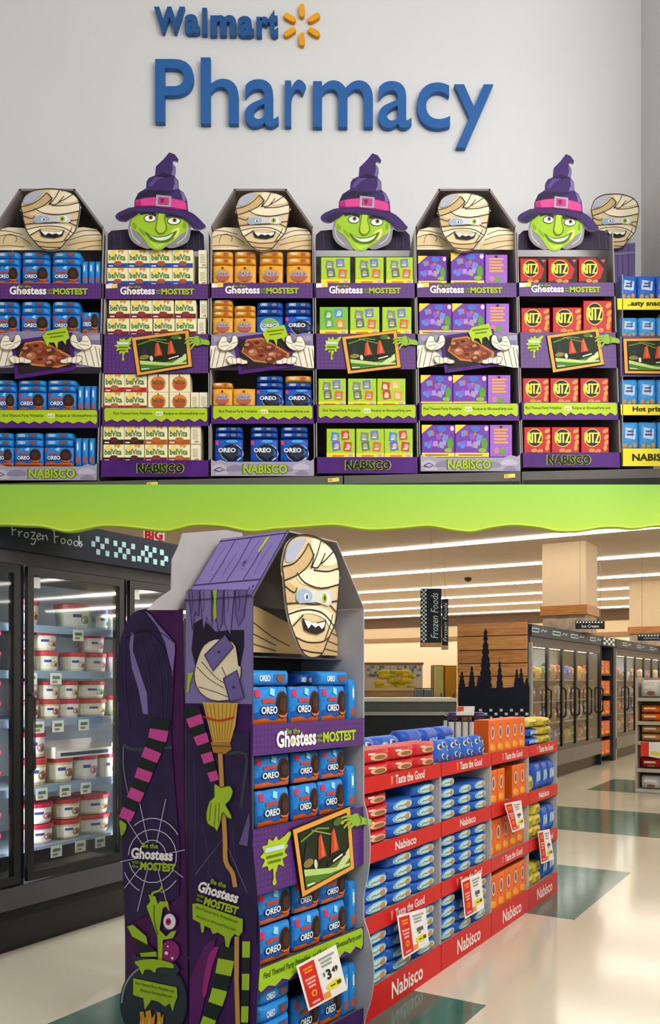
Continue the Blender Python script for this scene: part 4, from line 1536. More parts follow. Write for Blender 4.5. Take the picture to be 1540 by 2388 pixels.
row(['purple', 'purple', 'lilac'], [(972, 1042, 597), (1052, 1130, 590), (1132, 1184, 594)], 597, 664, .012, .1, PW, 0, D5N, 'box', G5)
row(['purple', 'purple', 'lilac'], [(977, 1054), (1055, 1132), (1134, 1188)], 708, 780, .012, .1, PW, 1, D5N, 'box', G5)
row(['purple', 'purple', 'lilac'], [(981, 1056), (1057, 1136), (1138, 1191)], 875, 946, .012, .1, PW, 2, D5N, 'box', G5)
row(['purple', 'purple', 'lilac'], [(983, 1061), (1062, 1141), (1143, 1195)], 991, 1066, .012, .1, PW, 3, D5N, 'box', G5)
row('ritz_dark', [(1209, 1275), (1279, 1347), (1350, 1414)], 603, 663, .012, .1, 'dark red cracker box', 0, D6N, 'box', G6)
row('ritz', [(1215, 1283, 718), (1290, 1357, 717), (1361, 1428, 701)], 718, 779, .012, .1, 'red cracker box', 1, D6N, 'box', G6)
row('ritz', [(1217, 1281), (1284, 1350), (1354, 1420)], 882, 944, .012, .1, 'red cracker box', 2, D6N, 'box', G6)
row('ritz', [(1220, 1285), (1287, 1352), (1356, 1421)], 996, 1059, .012, .1, 'red cracker box', 3, D6N, 'box', G6)
G7 = 'blue bags on the yellow edged display'
row('royal', [(1447, 1487), (1488, 1531), (1532, 1566)], 640, 700, .012, .05, 'royal blue snack bag', 0, D7N, 'bag', G7, .02)
row('sky', [(1448, 1489), (1490, 1532), (1533, 1566)], 738, 788, .012, .05, 'sky blue snack bag', 1, D7N, 'bag', G7, .02)
row('sky', [(1448, 1489), (1490, 1532), (1533, 1566)], 882, 947, .012, .05, 'sky blue snack bag', 2, D7N, 'bag', G7, .02)
row('sky', [(1450, 1491), (1492, 1534), (1535, 1568)], 982, 1050, .012, .05, 'sky blue snack bag', 3, D7N, 'bag', G7, .02)
# ------------------------------------------------------------------ lower store: floor, ceiling, back wall
LF = Frame(0, 0, 58.8)
CEIL = 4.1


def floor_material(h, rough, var, scale):
    m = C(h, rough, var, scale).copy()
    b = m.node_tree.nodes['Principled BSDF']
    b.inputs['Specular IOR Level'].default_value = 0.6
    return m


mb = MB()
mb.box(LF, -6, 32, -26, 32, -0.06, 0, floor_material('#d6ceb8', 0.13, 0.03, 1.2))
floor = tag(mb.build('floor'), kind='structure')
gt = floor_material('#3f6a5c', 0.14, 0.16, 3.0)
for u0, u1, v0, v1 in ((2.4, 4.1, 1.58, 3.25), (5.88, 7.58, 1.64, 3.3), (9.4, 11.15, -14, 8), (13.05, 14.73, -12, 3.46), (16.6, 18.4, -14, 3.4)):
    mb = MB()
    mb.box(LF, u0, u1, v0, v1, 0.0, 0.0012, gt)
    mb.build('green_tile', floor)
mb = MB()
mb.box(UP, -22, 30, 0.62, 52, CEIL, CEIL + 0.06, C('#c9b8a4', 0.75, 0.02, 1.0))
ceil_ = tag(mb.build('ceiling'), kind='structure')
lampm = C('#fff6ea', 0.5, 0.0, emit=24.0)
for u in (8.2, 11.4, 14.65, 17.9, 21.2, 23.9, 26.7, 29.7):
    if u < 10:
        v0, v1 = -1.5, 0.5
    elif u < 13:
        v0, v1 = -11, 4.5
    else:
        v0, v1 = -16, 26
    mb = MB()
    mb.box(LF, u, u + 0.10, v0, v1, CEIL - 0.035, CEIL - 0.001, lampm)
    nm = {8.2: 'nearest to the freezers', 11.4: 'second from the freezers', 14.65: 'third from the freezers', 17.9: 'meeting the tall column', 21.2: 'behind the tall column', 23.9: 'third from the back wall', 26.7: 'second from the back wall', 29.7: 'closest to the back wall'}[u]
    tag(mb.build('strip_light'), 'long white ceiling light strip, ' + nm, 'light', 'ceiling light strips')
# back wall with crown, soffit trim and mosaic
mb = MB()
mb.box(LF, 31, 31.1, -26, 32, 0, CEIL, C('#d8c29c', 0.7, 0.03, 0.8))
bw = tag(mb.build('wall_far'), kind='structure')
mb = MB()
mb.box(LF, 30.9, 31, -26, 32, CEIL - 0.36, CEIL, C('#5e4632', 0.6))
mb.build('crown_board', bw)
mb = MB()
mb.box(LF, 30.55, 31, 2, 32, 3.15, 3.3, C('#8a6c4c', 0.6))
mb.build('soffit_trim', bw)
mb = MB()
mb.box(LF, 30.6, 30.98, 2, 32, 0, 3.14, C('#e6d3b4', 0.7, 0.03, 0.8))
mb.build('lower_wall', bw)
# columns
stone = C('#b09c88', 0.8, 0.35, 5.0)
for x, z_, wd, nm in ((1265, 15.9, .79, 'beige square column with a wood collar behind the freezers'), (1468, 21.9, 1.0, 'beige column with a wood collar at the far frame edge')):
    fr = Frame((x - CX) / F * z_, z_, -31.2)
    root = empty('square_column', fr, wd / 2, 0, 2.482, nm, 'column', 'store columns')
    mb = MB()
    mb.box(fr, 0, wd, 0, wd, 2.96, CEIL, C('#d6bf9e', 0.7, 0.02))
    mb.build('shaft', root)
    mb = MB()
    mb.box(fr, -.03, wd + .03, -.03, wd + .03, 2.8, 2.97, wood_mat('#a0662e', '#c08444'))
    mb.build('wood_collar', root)
    mb = MB()
    mb.box(fr, 0.01, wd - .01, 0.01, wd - .01, 2.482, 2.8, stone)
    mb.build('stone_foot', root)
# sprinkler head
mb = MB()
p = Vector(((1092 - CX) / F * 21, 21, CEIL))
mb.tube([p, p - Vector((0, 0, .05)), p - Vector((0, 0, .08)), p - Vector((0, 0, .1))], [.07, .09, .06, .02], C('#3a342e'), 10)
tag(mb.build('ceiling_sprinkler'), 'small dark round sprinkler under the ceiling', 'sprinkler')

NAVY = C('#1d2533', 0.5)
CHK = C('#a8d4d4', 0.5)


# ------------------------------------------------------------------ freezer run on the left
FZ = Frame(-1.925, 5.1, 58.8)
root = empty('glass_door_freezer', FZ, 0.5, 0, 0, 'long black glass door freezer full of ice cream tubs', 'freezer')
BLK, BLK2, CHAR = C('#17181a', 0.35), C('#232427', 0.4), C('#48474a', 0.45)
U0, U1 = -0.75, 2.75


def part_box(name, fr, u0, u1, d0, d1, z0, z1, m, parent):
    mb = MB()
    mb.box(fr, u0, u1, d0, d1, z0, z1, m)
    return mb.build(name, parent)


FZTOP = 2.6
part_box('toe_kick', FZ, U0, U1, 0.03, .85, 0, .2, BLK, root)
part_box('bumper_rail', FZ, U0, U1, -.02, .85, .2, .27, BLK2, root)
mb = MB()
mb.hexa([FZ.w(U0, -.06, .27), FZ.w(U1, -.06, .27), FZ.w(U1, .85, .27), FZ.w(U0, .85, .27), FZ.w(U0, -.02, .385), FZ.w(U1, -.02, .385), FZ.w(U1, .85, .385), FZ.w(U0, .85, .385)], CHAR)
mb.build('front_ledge', root)
part_box('back_liner', FZ, U0, U1, .80, .85, .385, 2.3, C('#bfc4c8', 0.5), root)
part_box('header_box', FZ, U0, U1, 0, .85, 2.3, 2.38, CHAR, root)
hb = part_box('header_panel', FZ, U0, U1, -.03, .85, 2.38, FZTOP, NAVY, root)
for u in (U0, .14, 1.0, 1.86, U1 - .03):
    part_box('door_post', FZ, u, u + .045, .02, .10, .385, 2.3, BLK, root)
led = C('#f2f6ff', 0.4, 0.0, emit=70.0)
for u in (.14, 1.0, 1.86):
    for uu in (u - .012, u + .047):
        part_box('door_light', FZ, u + .046, u + .056, .085, .10, .45, 2.25, led, root) if uu < u else None
part_box('end_wall', FZ, U1, U1 + .04, 0, .85, 0, 2.3, BLK, root)
ZS = [FZ.uz(150, y, .13)[1] for y in (1463, 1566, 1675, 1826, 1962)]
for z in ZS:
    part_box('wire_shelf', FZ, U0 + .05, U1 - .05, .12, .8, z - .02, z, C('#9aa6b4', 0.4), root)
a = Art(on(FZ, .118))
for z in ZS[:4]:
    a.add([FZ.w(U0 + .05, .118, z - .045), FZ.w(U1 - .05, .118, z - .045), FZ.w(U1 - .05, .118, z + .004), FZ.w(U0 + .05, .118, z + .004)], [(0, 1, 2, 3)], C('#8fa0b4', 0.35))
a.build('shelf_rails', root)
for u0, u1 in ((U0 + .05, .135), (.19, .995), (1.05, 1.855), (1.91, U1 - .04)):
    mb = MB()
    for b_ in ((u0, u0 + .045, .40, 2.295), (u1 - .045, u1, .40, 2.295), (u0 + .045, u1 - .045, .40, .45), (u0 + .045, u1 - .045, 2.245, 2.295)):
        mb.box(FZ, b_[0], b_[1], -.012, .018, b_[2], b_[3], BLK)
    dr = mb.build('freezer_door', root)
    part_box('pane', FZ, u0 + .045, u1 - .045, .0, .006, .45, 2.245, glass_mat('#f6fafa', .035), dr)
    mb = MB()
    mb.tube([FZ.w(u0 + .02, -.014, 1.05), FZ.w(u0 + .02, -.05, 1.08), FZ.w(u0 + .02, -.05, 1.5), FZ.w(u0 + .02, -.014, 1.53)], .009, C('#2c2d30', 0.3), 8)
    mb.build('handle', dr)
    part_box('number_plate', FZ, u0 + .05, u0 + .1, -.004, -.001, 2.17, 2.235, C('#e8e8e4'), dr)
# header lettering and check pattern
k35 = lambda pts: tr(pts, 0, 1120, 3.5)
a = Art(on(FZ, -.031))
inkw = C('#cfe2e2', 0.5)
for p in ([(95, 350), (100, 450)], [(82, 358), (145, 350)], [(96, 408), (132, 402)], [(150, 412), (156, 458)], [(155, 430), (182, 414)],
          [(250, 425), (285, 428), (254, 478), (290, 480), (274, 522), (250, 516)], [(300, 462), (332, 450), (318, 434), (300, 458), (314, 486), (338, 474)],
          [(345, 445), (350, 490)], [(350, 462), (375, 450), (386, 490)], [(440, 400), (446, 515)], [(424, 412), (492, 408)], [(441, 462), (478, 458)],
          [(642, 452), (648, 538)], [(668, 500), (650, 510), (672, 526), (652, 545)]):
    a.stroke(k35(p), 2.6, inkw, 1, 3 if len(p) > 2 else 0)
for x, y in ((214, 446), (514, 496), (568, 506), (620, 516)):
    a.stroke([(x / 3.5 + 5 * math.cos(t), 1120 + y / 3.5 + 6 * math.sin(t)) for t in [i * .7 for i in range(9)]], 2.4, inkw, 1, closed=True)
a.build('header_lettering', hb)
for x, y in ((795, 480), (870, 495), (940, 515), (1010, 525), (1085, 540), (760, 520), (835, 540), (980, 570), (1045, 580), (800, 585), (875, 598), (945, 608), (1015, 622), (1090, 640), (1135, 640),
             (1195, 555), (1260, 570), (1320, 588), (1165, 595), (1225, 608), (1355, 640), (1195, 650), (1265, 665), (1325, 675)):
    a = Art(on(FZ, -.031))
    a.fill(k35([(x - 15, y - 24), (x + 17, y - 19), (x + 17, y + 25), (x - 15, y + 20)]), CHK, 1)
    a.build('check_square', hb)
# tubs
TD = .14
SN = ['top', 'second', 'third', 'fourth', 'lowest']
tubs = [
    (0, 'single', [(50, 106, 'tub_cream'), (165, 228, 'tub_green')], 1404, 1462),
    (0, 'behind', [(232, 262, 'tub_blue')], 1412, 1464),
    (1, 'upper', [(46, 86, 'tub_cream'), (90, 150, 'tub_cream'), (210, 258, 'tub_pink')], 1474, 1519),
    (1, 'lower', [(50, 94, 'tub_tan'), (98, 152, 'tub_cream'), (164, 214, 'tub_cream'), (216, 262, 'tub_pink')], 1520, 1565),
    (2, 'upper', [(54, 102, 'tub_pink'), (105, 150, 'tub_cream'), (151, 195, 'tub_cream'), (200, 264, 'tub_green')], 1588, 1631),
    (2, 'lower', [(58, 104, 'tub_tan'), (106, 152, 'tub_tan'), (153, 198, 'tub_pink'), (204, 266, 'tub_cream')], 1632, 1674),
    (3, 'upper', [(62, 124, 'tub_pink')], 1702, 1762),
    (3, 'lower', [(66, 126, 'tub_tan'), (130, 188, 'tub_tan'), (190, 244, 'tub_pink'), (246, 274, 'tub_cream')], 1764, 1825),
    (4, 'upper', [(74, 142, 'tub_pink'), (146, 204, 'tub_tan'), (206, 274, 'tub_cream')], 1866, 1914),
    (4, 'lower', [(76, 143, 'tub_pink'), (147, 205, 'tub_tan'), (207, 275, 'tub_cream')], 1915, 1961),
]
TW = {'tub_cream': 'cream', 'tub_green': 'pale green', 'tub_tan': 'tan', 'tub_pink': 'pinkish', 'tub_blue': 'turquoise'}
for s, lay, items, y0, y1 in tubs:
    for i, (x0, x1, key) in enumerate(items):
        if lay == 'behind':
            lb = 'turquoise ice cream tub with blue lid on the top freezer shelf'
        else:
            lb = '%s ice cream tub, %s in the %s layer, %s shelf of the middle door' % (TW[key], ORD[i], lay, SN[s])
        u0, u1 = FZ.su(x0, TD), FZ.su(x1, TD)
        z0 = FZ.uz(150, y1, TD)[1]
        z1 = FZ.uz(150, y0, TD)[1]
        put(key, FZ, u0, u1, ZS[s] if lay in ('lower', 'single', 'behind') else z0, z1 + (z1 - z0) * .07, TD, u1 - u0, lb, 'ice cream tubs', 'tub')
for s in (1, 2, 3, 4):
    for lay in (0, 1):
        for i, (x0, x1) in enumerate(((-90, -40), (-38, 16))):
            u0, u1 = FZ.su(x0, TD), FZ.su(x1, TD)
            h = .125
            put(('tub_pink', 'tub_tan', 'tub_cream')[(s + i + lay) % 3], FZ, u0, u1, ZS[s] + lay * h, ZS[s] + (lay + 1) * h, TD, u1 - u0,
                'ice cream tub behind the frame-edge freezer door, %s layer, %s shelf, %s' % (('lower', 'upper')[lay], SN[s], ('further in', 'next to the post')[i]), 'ice cream tubs', 'tub')
# second rank of tubs deeper on the shelves, third door
for s in (0, 1, 2):
    for i in range(3):
        u0 = 1.1 + i * .24
        put(('tub_cream', 'tub_pink', 'tub_green')[(s + i) % 3], FZ, u0, u0 + .2, ZS[s], ZS[s] + .15, TD, .2,
            'ice cream tub behind the third freezer door, %s shelf, %s along' % (SN[s], ORD[i]), 'ice cream tubs', 'tub')
# open white tray and shelf tags
bx = empty('open_carton_tray', FZ, FZ.su(200, .1), .1, ZS[3] + .16, 'open white carton tray standing on tubs in the freezer', 'carton')
u0, u1 = FZ.su(130, TD), FZ.su(262, TD)
zt = ZS[3] + .165
for nm, args in (('tray_front', (u0, u1, TD, TD + .006, zt, zt + .045)), ('tray_back', (u0, u1, TD + .2, TD + .206, zt, zt + .10)), ('tray_floor', (u0, u1, TD, TD + .2, zt - .004, zt)), ('tray_end', (u0, u0 + .006, TD, TD + .2, zt, zt + .07)), ('tray_end', (u1 - .006, u1, TD, TD + .2, zt, zt + .07))):
    part_box(nm, FZ, *args, C('#e9e2d4', 0.6), bx)
part_box('tray_print', FZ, u0 + .04, u1 - .04, TD - .002, TD - .0005, zt + .008, zt + .03, C('#3a4258'), bx)
ti = 0
for s, xs in ((0, (185,)), (1, (75, 133)), (2, (92, 138, 198)), (3, (100, 155, 203)), (4, (134, 190, 236))):
    for j, x in enumerate(xs):
        u = FZ.su(x, .10)
        a = Art(ons(FZ, .108))
        a.cut([(u - .045, ZS[s] - .085), (u + .045, ZS[s] - .085), (u + .045, ZS[s] - .012), (u - .045, ZS[s] - .012)], C('#e6e8d8'), 0, -2)
        o = a.build('freezer_price_tag')
        a = Art(ons(FZ, .108))
        a.rect(u - .03, ZS[s] - .05, u + .03, ZS[s] - .03, C('#6a7a5a'), 1)
        a.rect(u - .03, ZS[s] - .075, u + .01, ZS[s] - .06, C('#a88a5a'), 1)
        a.build('tag_print', o)
        tag(o, 'white price tag, %s along the %s shelf rail of the freezer' % (ORD[j], SN[s]), 'tag', 'freezer price tags')
# red and white card hanging above the freezer
BGF = Frame(0, 8.6, 0)
a = Art(on(BGF))
a.cut([(334, 1228), (384, 1228), (384, 1262), (336, 1264)], C('#f0ece8'), 0, -3)
root = a.build('hanging_card')
tag(root, 'white hanging card with red lettering above the freezer', 'sign')
a = Art(on(BGF))
a.text('BIG', 359, 1248, 42, 24, C('#d21f28'), 1, bold=.05)
a.build('card_lettering', root)
a = Art(on(BGF))
a.cut([(340, 1262), (382, 1260), (382, 1282), (342, 1282)], C('#e8a87a'), 0, -3)
a.build('lower_flap', root)
mb = MB()
mb.tube([BGF.m(359, 1228), Vector((BGF.m(359, 1228).x, 8.6, CEIL))], .004, C('#555555'), 6)
mb.build('hanger_wire', root)
# ------------------------------------------------------------------ end-cap tower in the foreground
TF = Frame(-.294, 3.332, 54)
TS = Frame(-.294, 3.332, -36)
TW_, TD_ = .764, .363
tower = empty('snack_tower', TF, TW_ / 2, TD_ / 2, 0, 'tall purple tower display with a mummy in its wooden hood', 'display')
K = TW_ / 238.0
mK = lambda x, y, l: TF.w(x * K, -l * STEP, -y * K)
LAV, LAV2, LAVD = C('#8577b4', 0.6, 0.08, 6), C('#7164a2', 0.6, 0.08, 6), C('#352a58', 0.6)
EAVE, RIDGE, RU = 1.935, 2.207, .2137
DRK = C('#2c2148', 0.6, 0.2, 10)
# body
mb = MB()
wavy = [(0, 0)]
for i in range(41):
    z = 1.93 * i / 40
    d = 0.0
    for c, hw, am in ((.30, .22, .055), (.86, .2, .035)):
        if abs(z - c) < hw:
            d -= am * math.cos((z - c) / hw * math.pi / 2) ** 0.7
    wavy.append((d, z))
wavy += [(TD_, 1.93), (TD_, 0)]
mb.plate([TF.w(TW_ - .006, d, z) for d, z in wavy], TF.a * .006, C('#b4b2b4', 0.6))
mb.build('side_panel', tower, label='plain grey side panel with a wavy front edge')
part_box('side_panel', TF, .0005, .006, .002, .33, 0, EAVE, GREY_D, tower)
part_box('back_panel', TF, .006, TW_ - .006, TD_ - .006, TD_, 0, EAVE, C('#4e4848'), tower)
for z in (1.425, 1.025, .485, .115, 1.705):
    part_box('shelf', TF, .006, TW_ - .006, .003 if z < 1.7 else .12, TD_ - .01, z - .006, z, GREY_D, tower)
# hood
DV = TF.b * TD_


def slope(t, d, l=0):
    n = (TF.a * -(RIDGE - EAVE) + Vector((0, 0, RU))).normalized()
    return TF.w(t * RU, d, EAVE + t * (RIDGE - EAVE)) + n * (l * STEP)


mS = lambda x, y, l: slope(y, x, l)
a = Art(mS)
a.cut([(-.004, -.03), (TD_, -.03), (TD_, 1), (-.004, 1)], LAV, 0, -5, GREY_D)
hp = a.build('hood_panel', tower, label='lilac plank printed slope of the hood')
a = Art(mS)
for d in (.09, .18, .27):
    a.stroke([(d + .004, .24), (d - .003, .55), (d + .002, .95)], .004, LAVD, 1)
a.stroke([(0, .22), (TD_, .22)], .018, LAVD, 1)
a.stroke([(0, .955), (TD_, .955)], .014, LAVD, 1)
a.stroke([(0, -.02), (TD_, -.02)], .03, LAVD, 1)
a.stroke([(.0015, 0), (.0015, 1)], .005, LAVD, 1.2)
for d, t in ((.02, .12), (.035, .08), (.33, .12)):
    a.ell(d, t, .004, .02, LAVD, 1.5)
for d, t0, t1 in ((.05, .3, .8), (.13, .4, .9), (.22, .3, .7), (.31, .45, .85)):
    a.stroke([(d, t0), (d + .006, (t0 + t1) / 2), (d - .004, t1)], .0035, LAV2, 1, 3)
a.ell(.14, .52, .012, .05, LAV2, 1.4)
a.ell(.14, .52, .006, .025, LAVD, 1.6)
a.fill([(.09, .66), (.10, .68), (.095, .9), (.085, .95), (.08, .9)], C('#b8cc28'), 2)
a.build('plank_lines', hp)
R2 = TW_ - RU
for p, q in (((RU, RIDGE), (R2, RIDGE)), ((R2, RIDGE), (TW_, EAVE))):
    mb = MB()
    A, B = TF.w(p[0], 0, p[1]), TF.w(q[0], 0, q[1])
    n = ((B - A).cross(TF.b)).normalized() * -.006
    if n.z > 0:
        n = -n
    mb.hexa([A + n, B + n, B + n + DV, A + n + DV, A, B, B + DV, A + DV], C('#aaa3a1', 0.7))
    mb.build('hood_panel', tower)
mb = MB()
mb.plate([TF.w(u, TD_ - .006, z) for u, z in ((0, EAVE), (RU, RIDGE), (R2, RIDGE), (TW_, EAVE))], TF.b * .006, C('#7a716e'))
mb.build('hood_back', tower)
# mummy in the hood
msh = lambda x, y, l: TF.w(.012 + (x - 45) / 717 * .74, .14 - l * STEP, 1.93 - (y - 580) / 165 * .21)
a = Art(msh)
a.cut([(45, 600), (130, 590), (220, 600), (400, 640), (560, 640), (640, 630), (740, 650), (762, 680), (762, 745), (45, 745)], TAN2, 0, -4)
for p in ([(45, 620), (160, 640), (300, 690), (420, 720)], [(45, 660), (160, 680), (330, 720)], [(45, 700), (200, 720), (330, 738)], [(540, 660), (640, 650), (762, 675)], [(520, 700), (640, 690), (762, 706)], [(540, 730), (640, 722), (762, 732)]):
    a.stroke(p, 4, C('#5a4630'), 1, 3)
a.build('shoulder_panel', tower)
mummy_head(tower, lambda x, y, l: TF.w(.155 + (x - 217) / 387 * .39, -.015 - l * STEP, 2.20 - (y - 335) / 422 * .50), -5)
# headline tray
a = Art(ons(TF))
a.cut([(0, 1.316), (TW_, 1.316), (TW_, 1.437), (0, 1.437)], PURPLE, 0, -3)
h = a.build('headline_tray', tower)
mg = lambda x, y, l: TF.w(.416 + x * .0033, -l * STEP, 1.372 - y * .0033)
ghost_text(h, mg, 0, 0, 1.0, 1.15)
# picture panel
a = Art(ons(TF))
a.cut([(0, .78), (TW_, .78), (TW_, 1.0365), (0, 1.0365)], PURPLE, 0, -3)
pn = a.build('picture_panel', tower)
mw = lambda x, y, l: TF.w(.125 + x * .0013, -l * STEP, .925 - y * .001)
s = splat(mw, 0, 0, 62, LIMEM, 9)
s.rect(-45, -30, 45, -12, C('#c8dcf0'), 4)
s.rect(-38, 2, 40, 12, C('#5c7c14'), 4)
s.rect(-30, 24, 30, 33, C('#5c7c14'), 4)
s.build('slime_splat', pn)
framed_picture(pn, on(TF, -.002), [(677, 1933), (813, 1878), (823, 2026), (700, 2094)], 8)
green_hand(pn, on(TF, -.004), 815, 1908, 1.15)
# lime edge
a = Art(ons(TF))
a.cut([(0, .40), (TW_, .40), (TW_, .497), (0, .497)], PUR, 0, -3)
g = a.build('lower_tray', tower)
a = Art(mK)
yt, yb = -.495 / K, -.40 / K
a.cut(drips(9, 232, yt, yb, 8, 3), C('#9cc41e', 0.5), 4, 1)
a.build('slime_edge', g)
a = Art(mK)
ym = (yt + yb) / 2 - 4
a.text('Find Themed Party Printables', 64, ym, 92, 10, C('#3c560c'), 5, bold=.02)
a.build('slime_lettering', g)
a = Art(mK)
a.text('and Recipes at GhostessParty.com', 172, ym, 112, 10, C('#3c560c'), 5, bold=.02)
a.build('slime_lettering', g)
a = Art(ons(TF))
a.cut([(0, 0), (TW_, 0), (TW_, .13), (0, .13)], C('#3a1458', 0.5), 0, -3)
a.build('base_front', tower)

# printed side: planks and fist above, broom and witch below
L3 = lambda pts: tr(pts, 270, 1220, 2.567)
L4 = lambda pts: tr(pts, 270, 1700, 2.567)
mSd = on(TS, -.003)
a = Art(mSd)
a.cut([(434, 1378), (589, 1374), (589, 1642), (432, 1640)], LAV, 0, -2, LAVD)
sp = a.build('plank_side', tower, label='lilac side panel printed with broken planks and a bandaged fist')
a = Art(mSd)
a.fill(L3([(470, 600), (520, 570), (600, 650), (680, 640), (770, 640), (770, 740), (740, 900), (480, 860), (455, 760)]), C('#221a30'), 1)
a.build('hole_print', sp)
for i, pts in enumerate(([(440, 400), (505, 400), (500, 560), (480, 530), (462, 640)], [(508, 400), (575, 400), (580, 640), (548, 560), (530, 640), (520, 560)], [(580, 400), (650, 400), (640, 600), (620, 650), (600, 560)],
                         [(654, 400), (715, 400), (700, 560), (690, 670), (655, 600)], [(720, 400), (790, 400), (770, 560), (740, 620), (722, 540)])):
    a = Art(mSd)
    a.fill(L3(pts), LAV if i % 2 else LAV2, 2)
    a.stroke(L3(pts), 1.3, LAVD, 3, closed=True)
    a.stroke(L3([(pts[0][0] + 20, 410), (pts[0][0] + 26, 470), (pts[0][0] + 18, 530)]), 1, LAVD, 3, 3)
    a.build('plank_print', sp)
a = Art(mSd)
fist = [(475, 900), (500, 800), (535, 730), (600, 695), (680, 700), (725, 740), (740, 850), (755, 860), (750, 940), (720, 1040), (620, 1065), (540, 1040), (490, 980)]
a.fill(L3(fist), TANL, 3, 2)
a.stroke(L3(fist), 1.6, INK, 4, 2, closed=True)
for p in ([(490, 860), (560, 930), (650, 985)], [(520, 830), (600, 920), (660, 960)], [(640, 860), (670, 930)], [(500, 980), (600, 1010), (700, 1050)]):
    a.stroke(L3(p), 1.4, INK, 4, 3)
a.build('fist_print', sp)
for pts in ([(540, 790), (662, 668), (712, 742), (588, 886)], [(652, 930), (732, 880), (776, 1045), (692, 1070)]):
    a = Art(mSd)
    a.fill(L3(pts), LAV2, 5)
    a.stroke(L3(pts), 2.2, LAVD, 6, closed=True)
    cx_, cy_ = sum(p[0] for p in pts) / 4, sum(p[1] for p in pts) / 4
    a.ell(*L3([(cx_, cy_)])[0], 3, 3, LAVD, 6)
    a.build('board_print', sp)
a = Art(mSd)
a.fill(L3([(586, 400), (612, 400), (606, 480), (610, 560), (596, 585), (588, 540), (594, 470)]), C('#a8c42a'), 4)
a.fill(L3([(438, 900), (470, 893), (450, 960), (440, 1015), (430, 1010)]), C('#a8c42a'), 4)
a.build('slime_print', sp)

a = Art(mSd)
lowp = [(432, 1641), (588, 1643), (586, 1760), (584, 1880), (588, 1960), (597, 2060), (605, 2160), (606, 2240), (600, 2330), (596, 2420), (590, 2560), (450, 2560), (445, 2380), (440, 2050)]
a.cut(lowp, C('#3a1656', 0.5, 0.2, 5), 0, -3, LAVD)
lo = a.build('witch_side', tower, label='purple side panel printed with a striped arm and a broom')
mL = on(TS, -.006)
a = Art(mL)
a.fill(L4([(420, 20), (800, 20), (800, 300), (820, 700), (850, 1000), (845, 1300), (760, 1150), (470, 1100), (430, 500)]), DRK, 1)
a.fill(L4([(530, 1300), (600, 1250), (560, 1500), (500, 1766), (440, 1766), (445, 1500)]), C('#5c1b66'), 1.2)
a.fill(L4([(560, 1350), (620, 1300), (580, 1420), (540, 1600), (520, 1560)]), C('#a02a7c'), 1.4, 2)
a.fill(L4([(740, 690), (800, 500), (805, 560), (790, 700)]), C('#6a5a98'), 1.5)
for p in ([(470, 200), (480, 500), (470, 800)], [(520, 560), (560, 800), (540, 980)], [(700, 600), (730, 900)], [(770, 300), (760, 500)]):
    a.stroke(L4(p), 2, C('#43346a'), 1.6, 3)
a.stroke(L4([(660, 150), (780, 150), (775, 300), (750, 470)]), 7, C('#39404c'), 2, 3)
a.stroke(L4([(480, 870), (650, 650), (790, 980)]), 1.2, C('#8a86a0'), 2)
a.build('dress_print', lo)
a = Art(mL)
bc = L4([(525, -160), (735, -155), (720, -20), (690, 80), (585, 80), (560, -20)])
a.fill(bc, C('#d9b04a'), 3)
for i in range(8):
    x0 = 540 + i * 26
    a.stroke(L4([(x0, -150), (590 + i * 13, 70)]), 1.2, C('#9a6a24'), 4)
a.stroke(L4([(530, -75), (620, -50), (715, -70)]), 4, C('#c8341e'), 5, 3)
a.fill(L4([(574, 78), (690, 78), (700, 120), (660, 150), (590, 140)]), C('#b07c34'), 5)
a.stroke(L4([(574, 100), (695, 104)]), 1.2, INK, 6)
a.build('broom_head_print', lo)
a = Art(mL)
a.stroke(L4([(632, 140), (645, 400), (660, 640), (665, 790), (705, 860), (722, 945)]), 13, INK, 4, 3)
a.stroke(L4([(632, 140), (645, 400), (660, 640), (665, 790), (705, 860), (722, 945)]), 10.5, C('#c8964a'), 5, 3)
a.stroke(L4([(732, 1240), (730, 1500), (738, 1766), (738, 2100)]), 13, INK, 4.5)
a.stroke(L4([(732, 1240), (730, 1500), (738, 1766), (738, 2100)]), 10.5, C('#c8964a'), 5.5)
a.build('broom_stick_print', lo)


def striped(name, mp, pts, w0, w1, c1, c2, n, parent, l=6):
    """limb in alternating bands, one part"""
    cur = smo(pts, 8)
    ln = [0]
    for p, q in zip(cur, cur[1:]):
        ln.append(ln[-1] + math.hypot(q[0] - p[0], q[1] - p[1]))

    def at(s_):
        for i in range(1, len(cur)):
            if ln[i] >= s_:
                f = (s_ - ln[i - 1]) / (ln[i] - ln[i - 1] or 1)
                return tuple(cur[i - 1][c] + (cur[i][c] - cur[i - 1][c]) * f for c in (0, 1))
        return cur[-1]
    a = Art(mp)
    for i in range(n):
        f0, f1 = i / n, (i + 1) / n
        seg = [at(ln[-1] * (f0 + (f1 - f0) * j / 4)) for j in range(5)]
        a.stroke(seg, (w0 + (w1 - w0) * f0, w0 + (w1 - w0) * f1), c1 if i % 2 else c2, l)
    return a.build(name, parent)


PINK, BLKP = C('#cf4a9a'), C('#1a2422')
striped('arm_print', mL, L4([(455, -130), (500, 0), (545, 130), (600, 310)]), 40, 20, PINK, BLKP, 8, lo)
a = Art(mL)
hnd = [(600, 325), (640, 350), (690, 338), (712, 375), (690, 430), (668, 450), (690, 490), (706, 532), (680, 530), (650, 495), (640, 540), (618, 612), (602, 590), (560, 565), (552, 505), (572, 430), (600, 405)]
a.fill(L4(hnd), C('#a9c832'), 7, 2)
a.stroke(L4(hnd), 1.4, C('#3c4a14'), 8, 2, closed=True)
for p in ([(580, 440), (570, 550)], [(610, 450), (600, 580)], [(630, 440), (625, 560)]):
    a.stroke(L4(p), 1.2, C('#4c5c18'), 8)
a.build('hand_print', lo)


